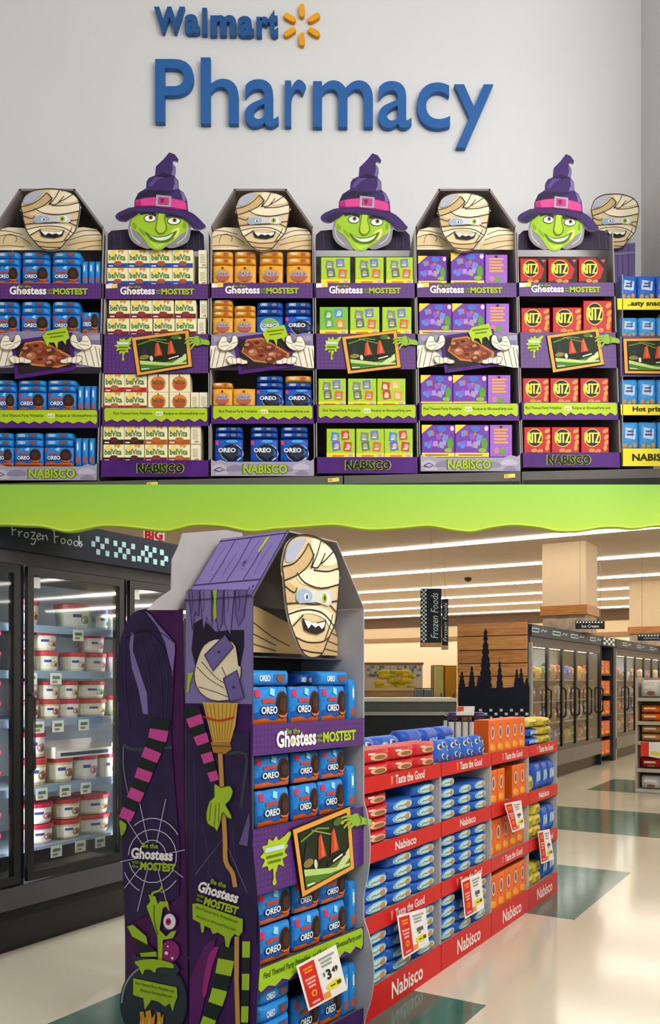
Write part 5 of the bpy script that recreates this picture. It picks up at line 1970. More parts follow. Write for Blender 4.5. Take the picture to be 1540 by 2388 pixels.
def side_headline(parent, mp, cx, cy, rot, k):
    c, q = math.cos(rot), math.sin(rot)

    def P(x, y):
        return cx + (x * c - y * q) * k, cy + (x * q + y * c) * k
    a = Art(mp)
    a.text('Be the', *P(-6, -27), 38 * k, 12 * k, C('#8fae22'), 9, rot, .03)
    a.text('Ghostess', *P(0, -7), 100 * k, 27 * k, C('#f2eef0'), 9, rot, .04)
    a.text('with', *P(-38, 14), 18 * k, 8 * k, C('#7f9c1e'), 9, rot, .02)
    a.text('the', *P(-38, 24), 16 * k, 8 * k, C('#7f9c1e'), 9, rot, .02)
    a.text('MOSTEST', *P(16, 22), 84 * k, 20 * k, C('#a4c024'), 9, rot, .05)
    return a.build('side_headline', parent)


side_headline(lo, mL, 512, 2086, .30, .98)
a = Art(mL)
a.fill(L4([(468, 1045), (500, 1040), (770, 1135), (768, 1210), (745, 1240), (720, 1225), (700, 1250), (685, 1305), (668, 1300), (660, 1240), (620, 1215), (590, 1225), (575, 1190), (540, 1175), (535, 1215), (522, 1215), (515, 1160), (470, 1135)]), C('#9cc022'), 7)
a.build('slime_tag_print', lo)
a = Art(mL)
a.text('Find Themed Party Printables and', *L4([(615, 1110)])[0], 102, 8, C('#4a5c1e'), 9, .34, .01)
a.text('Recipes at GhostessParty.com', *L4([(612, 1160)])[0], 96, 8, C('#4a5c1e'), 9, .34, .01)
a.build('slime_tag_lettering', lo)
striped('leg_print', mL, L4([(680, 1290), (655, 1430), (615, 1600), (555, 1760), (500, 1900)]), 40, 30, C('#a4c828'), BLKP, 7, lo, 3)
striped('leg_print', mL, L4([(785, 1270), (782, 1500), (775, 1766), (770, 1950)]), 18, 16, BLKP, C('#a4c828'), 7, lo, 3)

# ------------------------------------------------------------------ second display standing back to back with it
back = empty('snack_tower', TF, TW_ / 2, .57, 0, 'second purple tower printed with a cauldron, behind the mummy tower', 'display')
part_box('side_panel', TF, .005, .011, .375, .73, 0, 1.55, GREY_D, back)
part_box('side_panel', TF, TW_ - .008, TW_ - .002, .375, .765, 0, 1.86, GREY, back)
part_box('back_panel', TF, .008, TW_ - .008, .375, .381, 0, 1.86, GREY, back)
a = Art(on(TF, .40))
a.cut(L3([(400, 60), (660, 40), (760, 60), (760, 520), (190, 520), (250, 455), (332, 400), (337, 220), (376, 140)]), C('#aba6a6', 0.6), 0, -4)
a.build('header_back', back, label='plain grey back of the header card')
mB = on(TS, -.001)
a = Art(mB)
outl = L3([(8, 900), (12, 780), (30, 690), (60, 600), (95, 545), (130, 522), (180, 513), (400, 513)]) + [(428, 1640), (430, 1900), (436, 2200), (440, 2400), (442, 2560), (292, 2560), (292, 2200), (288, 2000), (284, 1750), (276, 1640)]
a.cut(outl, C('#43134f', 0.5, 0.15, 5), 0, -3, LAVD)
cp = a.build('witch_side', back, label='purple side panel printed with a web, an eyeball and a cauldron')
mB = on(TS, -.004)
a = Art(mB)
a.fill(L3([(10, 900), (14, 780), (32, 690), (62, 600), (97, 547), (132, 525), (185, 520), (250, 590), (360, 720), (345, 1000), (330, 1335), (40, 1335), (12, 1050)]), DRK, 1)
a.fill(L4([(20, 0), (330, 0), (350, 300), (385, 700), (380, 1000), (60, 1180), (45, 900), (35, 400)]), DRK, 1.2)
a.fill(L3([(95, 655), (112, 660), (105, 760), (150, 900), (190, 1020), (196, 1145), (166, 1140), (140, 1000), (98, 860), (84, 740)]), C('#8272b0'), 2)
a.fill(L3([(180, 528), (215, 550), (250, 600), (355, 715), (358, 760), (342, 920), (325, 840), (300, 720), (255, 625)]), C('#8272b0'), 2)
a.stroke(L3([(60, 690), (140, 650), (220, 660), (300, 760), (340, 900)]), 1.6, C('#140e22'), 3, 3)
a.stroke(L3([(120, 640), (260, 650), (355, 715)]), 1.6, C('#140e22'), 3, 3)
for p in ([(150, 680), (200, 900), (210, 1100)], [(200, 680), (270, 900), (280, 1200)], [(60, 760), (60, 1000), (90, 1250)], [(240, 690), (310, 900), (305, 1100)]):
    a.stroke(L3(p), 2, C('#3a2c5c'), 2.5, 3)
a.stroke(L4([(50, 90), (90, 118), (200, 120), (340, 110)]), 8, C('#3a424a'), 2.6, 3)
a.stroke(L4([(50, 90), (48, 200), (60, 300), (90, 440)]), 3, C('#6a7078'), 2.6, 3)
a.build('cape_print', cp)
striped('arm_print', mB, L4([(275, -60), (255, 60), (200, 200), (140, 360), (60, 540)]), 46, 30, PINK, BLKP, 10, cp, 5)
a = Art(mB)
a.fill(L4([(30, 545), (72, 570), (62, 615), (40, 640), (34, 600)]), C('#8fb02a'), 6, 2)
a.build('hand_print', cp)
a = Art(mB)
wc = L4([(225, 760)])[0]
webw = C('#c9c2dc')
for t in (-2.5, -2.0, -1.15, -.1, .35, 1.05, 2.05, 2.6, 3.05):
    a.stroke([(wc[0] + 24 * math.cos(t), wc[1] + 34 * math.sin(t)), (wc[0] + 76 * math.cos(t), wc[1] + 145 * math.sin(t))], 1.8, webw, 4)
for r0, r1, ta, tb in ((32, 37, -2.6, -.2), (56, 62, -3.1, 2.9), (72, 88, -2.2, -.6), (72, 88, .7, 1.3), (72, 88, 2.0, 2.7)):
    a.stroke([(wc[0] + r0 * math.cos(ta + (tb - ta) * i / 20), wc[1] + r1 * math.sin(ta + (tb - ta) * i / 20)) for i in range(21)], 2.2, webw, 4)
a.build('web_print', cp)
side_headline(cp, mB, wc[0] + 1, wc[1] + 2, .07, .98)
a = Art(mB)
G9 = C('#9cbf26')
a.fill(L4([(75, 1180), (110, 1170), (190, 1240), (200, 1300), (105, 1240)]), G9, 5)
a.fill(L4([(105, 1240), (200, 1290), (240, 1320), (250, 1345), (160, 1340)]), BLKP, 5)
a.fill(L4([(150, 1340), (250, 1330), (255, 1360), (160, 1362)]), G9, 5.5)
a.build('stocking_print', cp)
a = Art(mB)
a.fill(L4([(192, 1060), (215, 1030), (205, 990), (245, 1000), (262, 1050), (270, 1030), (320, 1030), (330, 1090), (308, 1060), (290, 1070), (270, 1200), (310, 1240), (340, 1210), (372, 1205), (350, 1250), (290, 1260), (285, 1400), (262, 1400), (258, 1240), (225, 1150)]), G9, 6)
a.stroke(L4([(222, 1010), (230, 980), (270, 965), (285, 940)]), 5, G9, 6, 3)
a.stroke(L4([(240, 1050), (240, 1150), (262, 1230)]), 2, C('#4c6a14'), 7, 3)
a.build('zombie_hand_print', cp)
a = Art(mB)
ex, ey = L4([(333, 1150)])[0]
a.ell(ex, ey, 15, 19, C('#b8a8c8'), 8)
a.ell(ex, ey, 13.5, 17.5, C('#f0ecf0'), 9)
a.ell(ex - 2, ey, 6.5, 8.5, C('#c8386a'), 10)
a.ell(ex - 2, ey, 3, 4, C('#3a1c2c'), 11)
a.build('eyeball_print', cp)
a = Art(mB)
a.ell(*L4([(330, 1330)])[0], 22, 26, C('#8a2474'), 4)
for x, y, r in ((318, 1300, 2), (310, 1340, 4), (345, 1370, 3)):
    a.ell(*L4([(x, y)])[0], r, r, C('#f0e4f0'), 5)
a.build('smoke_print', cp)
a = Art(on(TS, -.012))
cx_, cy_ = L4([(225, 1640)])[0]
a.cut([(cx_ + 78 * math.cos(t) * (1 if math.sin(t) > -.7 else .9), cy_ + 96 * math.sin(t)) for t in [i * math.pi / 18 for i in range(36)]], C('#23303a', 0.4), 0, -4)
a.stroke([(cx_ + 73 * math.cos(t), cy_ + 90 * math.sin(t)) for t in [math.pi * (1.0 + .35 * i / 8) for i in range(9)]], 4, C('#8a98a0'), 1)
a.fill(L4([(100, 1345), (130, 1360), (360, 1400), (385, 1440), (360, 1480), (110, 1425)]), C('#2c3a44'), 2)
a.build('cauldron_cutout', cp)
a = Art(on(TS, -.012))
a.fill(L4([(120, 1390), (230, 1375), (340, 1400), (350, 1430), (300, 1425), (250, 1430), (240, 1460), (215, 1440), (180, 1440), (165, 1470), (140, 1420)]), G9, 4, 2)
a.fill(L4([(110, 1490), (370, 1545), (375, 1600), (360, 1640), (345, 1690), (330, 1640), (300, 1660), (260, 1630), (220, 1620), (180, 1680), (170, 1610), (110, 1590)]), G9, 4)
a.build('slime_print', cp)
a = Art(on(TS, -.012))
a.text('Find Themed Party Printables and', *L4([(240, 1545)])[0], 92, 8, C('#3c5216'), 6, .22, .01)
a.text('Recipes at GhostessParty.com', *L4([(250, 1582)])[0], 76, 8, C('#3c5216'), 6, .22, .01)
a.build('slime_lettering', cp)
a = Art(on(TS, -.012))
for x, s_ in ((170, 1.0), (210, 1.3), (270, .9)):
    a.fill(L4([(x - 26 * s_, 1790), (x - 16 * s_, 1730), (x - 20 * s_, 1690), (x + 4 * s_, 1730 - 40 * s_), (x + 10 * s_, 1730), (x + 26 * s_, 1700), (x + 20 * s_, 1790)]), C('#d8952c'), 4 + s_)
    a.fill(L4([(x - 12 * s_, 1800), (x, 1720), (x + 12 * s_, 1800)]), C('#e8c84a'), 5 + s_)
a.build('flame_print', cp)

# goods in the tower
GT = 'blue cookie bags in the mummy tower'


def tower_row(xs, z0, z1, key, desc, d=.02, depth=.06, jit=.03):
    for i, (x0, x1) in enumerate(xs):
        put(key, TF, TF.su(x0, d), TF.su(x1, d), z0, z1, d, depth, desc % ORD[i], GT, 'bag', turn=random.uniform(-jit, jit))


T = ', mummy tower'
tower_row([(597, 677), (684, 750), (755, 811)], 1.425, 1.582, 'oreo', 'blue cookie bag standing %s from the fist, top shelf' + T)
tower_row([(592, 680), (754, 816)], 1.584, 1.645, 'flat_oreo', 'flat blue bag lying topmost, %s from the fist, top shelf' + T, .03, .2)
tower_row([(696, 736)], 1.584, 1.635, 'flat_navy', 'dark blue bag lying between flat bags, top shelf' + '%.0s' + T, .08, .2)
tower_row([(816, 832)], 1.425, 1.61, 'edge_oreo', 'blue bag on edge by the grey wall, top shelf' + '%.0s' + T, .03, .1)
tower_row([(606, 681), (690, 747), (752, 806)], 1.025, 1.172, 'oreo', 'blue cookie bag in the lower layer, %s from the broom, second shelf' + T)
tower_row([(600, 681), (691, 750), (756, 808)], 1.176, 1.308, 'oreo', 'blue cookie bag in the upper layer, %s from the broom, second shelf' + T, .035)
tower_row([(813, 832)], 1.025, 1.22, 'edge_oreo', 'blue bag on edge by the grey wall, second shelf' + '%.0s' + T, .03, .1)
tower_row([(608, 683), (692, 752), (758, 812)], .485, .632, 'oreo', 'blue cookie bag in the lower layer, %s from the broom, third shelf' + T)
tower_row([(606, 684), (692, 748), (754, 810)], .636, .772, 'oreo', 'blue cookie bag in the upper layer, %s from the broom, third shelf' + T, .035)
tower_row([(817, 832)], .485, .70, 'edge_oreo', 'blue bag on edge by the grey wall, third shelf' + '%.0s' + T, .03, .1)
for li in range(4):
    tower_row([(610, 682)], .115 + li * .07, .183 + li * .07, 'flat_oreo', 'flat blue bag, %s layer of the pile on the bottom shelf' % ('lowest', 'second', 'third', 'topmost')[li] + '%.0s' + T, .03, .2)
tower_row([(692, 748), (752, 800)], .115, .29, 'oreo', 'blue cookie bag standing low, %s after the flat pile, bottom shelf' + T, .03)
tower_row([(802, 816), (817, 832)], .115, .33, 'edge_oreo', 'blue bag on edge, %s toward the grey wall, bottom shelf' + T, .03, .1)


# ------------------------------------------------------------------ price cards
def price_card(fr, d, q, label, price=None):
    mp = on(fr, d)
    qm = quad_map(mp, q)
    a = Art(qm)
    a.cut([(0, 0), (1, 0), (1, 1), (0, 1)], C('#f2eee8', 0.4), 0, -1)
    o = a.build('price_card')
    tag(o, label, 'price card', 'hanging price cards')
    a = Art(qm)
    a.fill([(.05, .05), (.42, .05), (.42, .95), (.05, .95)], C('#d8261e'), 1)
    a.build('red_field', o)
    a = Art(qm)
    for y, w_, c in ((.13, .24, '#f08a2a'), (.2, .2, '#f08a2a'), (.36, .26, '#f2b0a0'), (.44, .22, '#f2b0a0'), (.52, .18, '#f2b0a0'), (.86, .2, '#f2b0a0')):
        a.rect(.23 - w_ / 2, y, .23 + w_ / 2, y + .045, C(c), 2)
    a.ell(.235, .7, .07, .07, C('#f0b030'), 2)
    a.ell(.235, .7, .035, .04, C('#d8261e'), 3)
    a.build('red_field_print', o)
    a = Art(qm)
    for y, x0, x1 in ((.1, .52, .9), (.18, .55, .82), (.26, .55, .8)):
        a.rect(x0, y, x1, y + .04, C('#9a9a9a'), 2)
    if price:
        a.text(price[0], .56, .46, .05, .1, C('#2a2a2a'), 2, up=-1)
        a.text(price[1], .67, .49, .11, .22, C('#1c1c1c'), 2, bold=.03)
        a.text(price[2], .83, .45, .15, .12, C('#1c1c1c'), 2, bold=.03)
    else:
        a.rect(.62, .44, .84, .54, C('#5a5a5a'), 2)
        a.rect(.66, .56, .74, .6, C('#5a5a5a'), 2)
    a.build('price_print', o)
    a = Art(qm)
    a.ell(.74, .74, .2, .085, C('#f0e02a'), 2)
    a.fill([(.44, .82), (.6, .82), (.6, .95), (.44, .95)], C('#ee9a2a'), 2)
    a.rect(.64, .73, .76, .76, C('#5a5218'), 3)
    a.rect(.8, .7, .9, .78, C('#4a4418'), 3)
    a.build('yellow_spot', o)
    return o


price_card(TF, -.03, [(691, 2253), (784, 2203), (810, 2308), (720, 2358)], 'white and red price card hanging on the mummy tower', ('$', '3', '49'))
# ------------------------------------------------------------------ red shelf row beside the tower
RD = Frame(.156, 4.08, 58.8)
RED, RED2 = C('#cc1515', 0.45, 0.05), C('#b81414', 0.45, 0.05)
UB = [0, .878, 1.646, 2.377, 3.055]
UN = ['unit by the tower', 'second unit from the tower', 'cracker box unit', 'far end unit']
RDEP = .42
mR = lambda x, y, l: RD.w(x, -.004 - l * STEP, -y)
for i in range(4):
    u0, u1 = UB[i] + .004, UB[i + 1] - .004
    um = (u0 + u1) / 2
    root = empty('red_shelf_unit', RD, um, RDEP / 2, 0, ['red cardboard shelf unit standing next to the mummy tower', 'red cardboard shelf unit of blue packs, second from the tower', 'red cardboard shelf unit filled with orange boxes', 'red cardboard shelf unit at the far end with yellow bags'][i], 'shelf unit', 'red shelf row')
    for a_, b_ in ((u0, u0 + .006), (u1 - .006, u1)):
        part_box('side_panel', RD, a_, b_, .0, RDEP, 0, 1.15, RED2 if (i == 0 and a_ == u0) else C('#b9b3ae', 0.65), root)
    part_box('back_panel', RD, u0, u1, RDEP - .006, RDEP, 0, 1.15, C('#8f8a88', 0.7), root)
    for z in (.14, .48, .815, 1.14):
        part_box('shelf', RD, u0 + .006, u1 - .006, .004, RDEP - .006, z - .008, z, C('#9a9490', 0.7), root)
    for j, (z0, z1) in enumerate(((1.075, 1.152), (.74, .825), (.405, .49), (0, .15))):
        mb = MB()
        lean = .012 if j < 3 else 0
        mb.hexa([RD.w(u0, -.004, z0), RD.w(u1, -.004, z0), RD.w(u1, .0, z0), RD.w(u0, .0, z0), RD.w(u0, -.004 - lean * 0, z1), RD.w(u1, -.004, z1), RD.w(u1, .0, z1), RD.w(u0, .0, z1)], RED)
        lip = mb.build('red_lip' if j < 3 else 'red_base', root)
        a = Art(mR)
        zc = (z0 + z1) / 2
        if j in (1, 3):
            a.text('Nabisco', um + (.02 if j == 3 else 0), -zc, .36 if j == 3 else .24, .085 if j == 3 else .045, C('#f0e4dc'), 1, bold=.02)
        else:
            a.text('Taste the Good', um + .05, -zc, .34, .046, C('#f2e8e2'), 1, bold=.02)
            a.fill([(um - .17, -zc - .025), (um - .145, -zc - .02), (um - .15, -zc + .02), (um - .165, -zc + .025)], C('#e87a70'), 1)
        a.build('lip_lettering', lip)

GW = 'packs on the red shelf row'
SR = ['bottom', 'middle', 'upper']
ZB = [.14, .48, .815]


def stack(key, i, sh, col, ncol, n, h, desc, depth=.2, d=.012):
    u0, u1 = UB[i] + .016, UB[i + 1] - .016
    cw = (u1 - u0) / ncol
    for q in range(n):
        a_ = u0 + col * cw + .004
        put(key, RD, a_, a_ + cw - .008, ZB[sh] + q * h, ZB[sh] + (q + 1) * h - .001, d + random.uniform(0, .006), depth,
            '%s, %s from bottom, %s stack, %s shelf of %s' % (desc, ORD[q], ORD[col], SR[sh], UN[i]), GW, 'pack', turn=random.uniform(-.02, .02))


BW = 'blue wafer pack'
for col, n in enumerate((4, 4, 4)):
    stack('wafer', 0, 0, col, 3, n, .0635, BW)
for col, n in enumerate((3, 4, 4)):
    stack('wafer', 0, 1, col, 3, n, .0625, BW)
stack('red_pack', 0, 2, 0, 3, 4, .062, 'red cookie pack')
stack('wafer', 0, 2, 1, 3, 3, .0625, BW)
stack('wafer', 0, 2, 2, 3, 4, .0595, BW)
for col, n in enumerate((4, 3, 4)):
    stack('wafer', 1, 0, col, 3, n, .0635, BW)
for col, n in enumerate((4, 4, 4)):
    stack('wafer', 1, 1, col, 3, n, .0625, BW)
for col, n in enumerate((4, 3, 3)):
    stack('wafer', 1, 2, col, 3, n, .061, BW)
for sh in range(3):
    for c in range(5):
        if sh == 2 and c == 2:
            continue
        cw = (UB[3] - UB[2] - .03) / 5
        a_ = UB[2] + .016 + c * cw
        put('orange_box', RD, a_ + .002, a_ + cw - .002, ZB[sh], ZB[sh] + (.225, .23, .22)[sh], .014 + (.02 if sh == 1 else 0), .09,
            'orange cracker box, %s along the %s shelf of the %s' % (ORD[c], SR[sh], UN[2]), GW, 'box', turn=random.uniform(-.02, .02))
for sh in range(3):
    cols = [('yellow_bag', 2), ('yellow_bag', 3 if sh == 1 else 2), ('blue_bag', 1), ('blue_bag', 1)] if sh < 2 else [('yellow_bag', 1), ('blue_bag', 1), ('blue_bag', 1), ('blue_bag', 1)]
    for c, (key, n) in enumerate(cols):
        cw = (UB[4] - UB[3] - .03) / 4
        a_ = UB[3] + .016 + c * cw
        for q in range(n):
            h = .08 if key == 'yellow_bag' and n > 1 else (.2 if key == 'blue_bag' else .12)
            put(key, RD, a_ + .002, a_ + cw - .002, ZB[sh] + q * h, ZB[sh] + (q + 1) * h - .001, .014, .1,
                '%s, %s along, %s up, %s shelf of the %s' % ('crumpled yellow bag' if key == 'yellow_bag' else 'plain blue bag', ORD[c], ORD[q], SR[sh], UN[3]), GW, 'bag', turn=random.uniform(-.04, .04))

# goods heaped on top of the row
GTOP = 'packs on top of the red shelf row'
for col in range(3):
    cw = (UB[1] - .03) / 3
    for q in range(2):
        a_ = .016 + col * cw
        put('red_pack', RD, a_ + .003, a_ + cw - .003, 1.14 + q * .066, 1.206 + q * .066 - .001, .012, .18,
            'red cookie pack on top of the first unit, %s from the tower, %s layer' % (ORD[col], ('lower', 'upper')[q]), GTOP, 'pack', turn=random.uniform(-.05, .05))
    put('red_pack' if col == 0 else 'minis', RD, .016 + col * cw + .004, .016 + (col + 1) * cw - .004, 1.14, 1.30, .22, .16,
        ('red cookie bag standing behind the red packs' if col == 0 else 'blue bag standing behind the red packs, %s of two' % ORD[col - 1]), GTOP, 'bag', turn=random.uniform(-.05, .05))
for col in range(4):
    cw = (UB[2] - UB[1] - .03) / 4
    a_ = UB[1] + .016 + col * cw
    put('minis', RD, a_ + .002, a_ + cw - .002, 1.14, 1.275, .02, .09, 'blue minis bag leaning on top of the second unit, %s from the tower' % ORD[col], GTOP, 'bag', lean=-.12)
for col in range(3):
    a_ = UB[1] + .03 + col * .24
    put('blue_bag', RD, a_, a_ + .23, 1.14, 1.32, .22, .14, 'plain blue bag behind the minis bags, %s of three' % ORD[col], GTOP, 'bag', turn=random.uniform(-.05, .05))
for col in range(5):
    cw = (UB[3] - UB[2] - .03) / 5
    a_ = UB[2] + .016 + col * cw
    put('orange_box', RD, a_ + .002, a_ + cw - .002, 1.14, 1.355, .02, .1, 'orange cracker box on top of the cracker box unit, %s from the tower' % ORD[col], GTOP, 'box', turn=random.uniform(-.02, .02))
for col in range(2):
    a_ = UB[3] + .02 + col * .32
    for q in range(3):
        key = (('blue_bag', 'yellow_bag')[col], 'yellow_bag' if col else 'blue_bag', 'yellow_bag')[q]
        put(key, RD, a_, a_ + .3, 1.14 + q * .065, 1.205 + q * .065 - .001, .02, .2,
            'flat %s bag on the far end unit, %s pile, %s up' % ('blue' if key == 'blue_bag' else 'yellow', ('nearer', 'farther')[col], ORD[q]), GTOP, 'bag', turn=random.uniform(-.05, .05))

price_card(RD, -.035, [(926, 2136), (993, 2117), (1001, 2200), (940, 2238)], 'price card hanging from the red unit by the tower')
price_card(RD, -.035, [(1076, 2054), (1122, 2034), (1130, 2117), (1085, 2143)], 'price card hanging from the second red unit')
price_card(RD, -.035, [(1177, 1874), (1216, 1866), (1224, 1930), (1196, 1941)], 'price card hanging on the cracker box unit')
price_card(RD, -.035, [(1255, 1939), (1282, 1933), (1293, 2003), (1263, 2015)], 'price card hanging on the far end red unit')

# ------------------------------------------------------------------ freezer run at the back
FRZ = Frame(3.04, 13.3, 58.8)
CLR = {'pink': '#c4557c', 'yellow': '#d8a820', 'white': '#c8c8c4', 'red': '#a81c18', 'blue': '#2c60b4', 'brown': '#4a2c1e', 'violet': '#4c2c74', 'green': '#4c8430', 'orange': '#dc6c14', 'tan': '#b8864a'}
for nm, hx in CLR.items():
    b = bag_body('frozen_food_bag', C(hx, **foil), nx=6, nz=5)
    proto('froz_' + nm, b, [('label_patch', lambda a: (a.fill([(-.3, .5), (.3, .52), (.28, .7), (-.28, .68)], C('#e0d8cc'), 1), a.ell(.05, .26, .2, .12, C('#8a5a3c'), 1)))], onbag)


led2 = C('#f6f4ec', 0.4, 0.0, emit=14.0)


def far_freezer(u0, u1, nd, nm, name_label, hdr_marks):
    root = empty('glass_door_freezer', FRZ, (u0 + u1) / 2, 0, 0, name_label, 'freezer')
    part_box('toe_kick', FRZ, u0, u1, .05, .9, 0, .22, BLK2, root)
    part_box('front_ledge', FRZ, u0, u1, -.04, .9, .22, .46, C('#6c6a68', 0.45), root)
    part_box('back_liner', FRZ, u0, u1, .82, .9, .46, 2.2, C('#c8ccd0', 0.5), root)
    part_box('header_box', FRZ, u0, u1, 0, .9, 2.2, 2.3, CHAR, root)
    hb = part_box('header_panel', FRZ, u0, u1, -.03, .9, 2.3, 2.48, C('#2c3a4a', 0.5), root)
    a = Art(ons(FRZ, -.031))
    for f, w_ in hdr_marks:
        x = u0 + (u1 - u0) * f
        a.rect(x, 2.36, x + w_, 2.43, C('#b8d0d4'), 1)
        a.rect(x + .03, 2.38, x + w_ - .03, 2.41, C('#2c3a4a'), 2)
        a.stroke([(x + w_ + .1, 2.38), (x + w_ + .2, 2.42), (x + w_ + .3, 2.39), (x + w_ + .4, 2.42)], .02, C('#b8d0d4'), 1)
    a.build('header_print', hb)
    part_box('end_wall', FRZ, u0, u0 + .04, -.03, .9, 0, 2.2, C('#b8b4ae', 0.5), root)
    part_box('end_wall', FRZ, u1 - .04, u1, -.03, .9, 0, 2.2, C('#2a3038', 0.5), root)
    part_box('top_light', FRZ, u0 + .1, u1 - .1, .05, .16, 2.15, 2.19, led2, root)
    zs = [.55, .92, 1.28, 1.64]
    for z in zs:
        part_box('wire_shelf', FRZ, u0 + .05, u1 - .05, .12, .8, z - .02, z, C('#b0b4b8', 0.4), root)
    dw = (u1 - u0 - .08) / nd
    names = list(CLR)
    rnd = random.Random(int(u0 * 10) + 3)
    for q in range(nd):
        a0, a1 = u0 + .04 + q * dw, u0 + .04 + (q + 1) * dw
        mb = MB()
        for b_ in ((a0, a0 + .05, .46, 2.2), (a1 - .05, a1, .46, 2.2), (a0 + .05, a1 - .05, .46, .52), (a0 + .05, a1 - .05, 2.14, 2.2)):
            mb.box(FRZ, b_[0], b_[1], -.02, .02, b_[2], b_[3], BLK)
        dr = mb.build('freezer_door', root)
        part_box('pane', FRZ, a0 + .05, a1 - .05, 0, .006, .52, 2.14, glass_mat('#f4f8f8', .03), dr)
        mb = MB()
        mb.tube([FRZ.w(a1 - .02, -.022, 1.0), FRZ.w(a1 - .02, -.07, 1.04), FRZ.w(a1 - .02, -.07, 1.46), FRZ.w(a1 - .02, -.022, 1.5)], .02, BLK, 6)
        mb.build('handle', dr)
        for s_, z in enumerate(zs):
            n = 3
            for c in range(n):
                w_ = (dw - .1) / n
                key = rnd.choice(names)
                x = a0 + .05 + c * w_
                hh = rnd.uniform(.2, .3)
                put('froz_' + key, FRZ, x + .01, x + w_ - .01, z, z + hh, .16, .14,
                    '%s frozen food bag, %s door, %s shelf from bottom, %s along, %s' % (key, ORD[q], ORD[s_], ORD[c], nm), 'bags in the back freezers', 'bag')


far_freezer(0, 4.2, 5, 'nearer back freezer', 'grey glass door freezer behind the red shelf row beside the wood panel', [(.0, .35), (.25, .45), (.5, .45), (.8, .4)])
far_freezer(5.4, 11.0, 6, 'farther back freezer', 'farther glass door freezer beyond the orange carton rack', [(.1, .4), (.35, .4), (.6, .4)])
# rack of orange cartons between the two freezers
root = empty('carton_rack', FRZ, 4.8, 0, 0, 'narrow dark rack of orange cartons between the two back freezers', 'rack')
part_box('side_panel', FRZ, 4.25, 4.29, .0, .6, 0, 2.3, C('#5a5c60'), root)
part_box('side_panel', FRZ, 5.2, 5.36, -.02, .6, 0, 2.45, C('#333c46'), root)
part_box('back_panel', FRZ, 4.29, 5.2, .55, .6, 0, 2.3, C('#3a2c22'), root)
ck = part_box('check_header', FRZ, 4.25, 5.36, -.03, .6, 2.3, 2.48, C('#2c3440'), root)
a = Art(ons(FRZ, -.031))
for i in range(5):
    for j in range(3):
        if (i + j) % 2 == 0:
            a.rect(4.35 + i * .18, 2.33 + j * .045, 4.35 + (i + 1) * .18, 2.33 + (j + 1) * .045, C('#dfe8e8'), 1)
a.build('check_print', ck)
for j, z in enumerate((.16, .55, .95, 1.35, 1.75)):
    part_box('shelf', FRZ, 4.29, 5.2, 0.02, .55, z - .03, z, C('#4a4038'), root)
    for c in range(2):
        put('orange_box', FRZ, 4.33 + c * .43, 4.33 + c * .43 + .4, z, z + .27, .04, .3, 'orange carton on the narrow rack, %s shelf from bottom, %s along' % (ORD[j], ORD[c]), 'orange cartons on the narrow rack', 'carton')

# ------------------------------------------------------------------ wood plank end panel with fir silhouettes
WP = Frame(3.04 - .06, 13.3 - .09, -31.2)
root = empty('wood_end_panel', WP, -.6, 0, 0, 'wood plank end panel with dark fir tree silhouettes', 'panel')
WL = WP.su(1069)
mW = on(WP, -.03)
ys = [1453, 1484, 1517, 1548, 1578, 1612, 1646, 1690]
for i in range(7):
    z1, z0 = WP.uz(1150, ys[i])[1], WP.uz(1150, ys[i + 1])[1]
    part_box('plank', WP, WL, 0, -.03 - .004 * (i % 2), .0, z0 + .014, z1, wood_mat(('#c47f42', '#cf8f52', '#bb763e')[i % 3], ('#e8b070', '#e4ac6c', '#dca264')[i % 3], 5, 'X'), root)
part_box('backing', WP, WL, 0, .0, .06, 0, WP.uz(1150, 1453)[1], C('#3a2c22'), root)
part_box('kick_board', WP, WL, 0, -.034, .0, 0, WP.uz(1150, 1690)[1], NAVY, root)
rnd = random.Random(3)


def fir(x, yt, yb, w_):
    p = []
    n = 9
    for i in range(n):
        t = i / n
        p.append((x - w_ * t * .5 - (1.5 if i % 2 else 0), yt + (yb - yt) * t))
        p.append((x - w_ * t * .5 - w_ * .16, yt + (yb - yt) * (t + .6 / n)))
    r = [(2 * x - q[0], q[1]) for q in reversed(p)]
    return p + [(x - w_ * .4, yb), (x + w_ * .4, yb)] + r


a = Art(on(WP, -.037))
a.fill([(1069.5, 1604), (1100, 1600), (1130, 1602), (1165, 1605), (1200, 1602), (1235.5, 1600), (1235.5, 1690), (1069.5, 1690)], NAVY, 0)
a.build('dark_ground', root)
for x, yt, yb, w_ in ((1133, 1465, 1606, 26), (1166, 1541, 1606, 14), (1101, 1553, 1604, 14), (1078, 1566, 1606, 14), (1206, 1560, 1604, 13), (1216, 1558, 1604, 14), (1117, 1575, 1606, 10), (1229, 1580, 1604, 12)):
    a = Art(on(WP, -.037))
    a.fill(fir(x, yt, yb, w_), NAVY, 1)
    a.build('fir_silhouette', root)
a = Art(on(WP, -.037))
for i in range(14):
    for j in range(3):
        if (i + j) % 2 == 0:
            x, y = 1070 + i * 12, 1653 + j * 9
            a.rect(x, y, min(x + 7, 1235), y + 6, C('#e4eaea'), 2)
a.build('check_print', root)

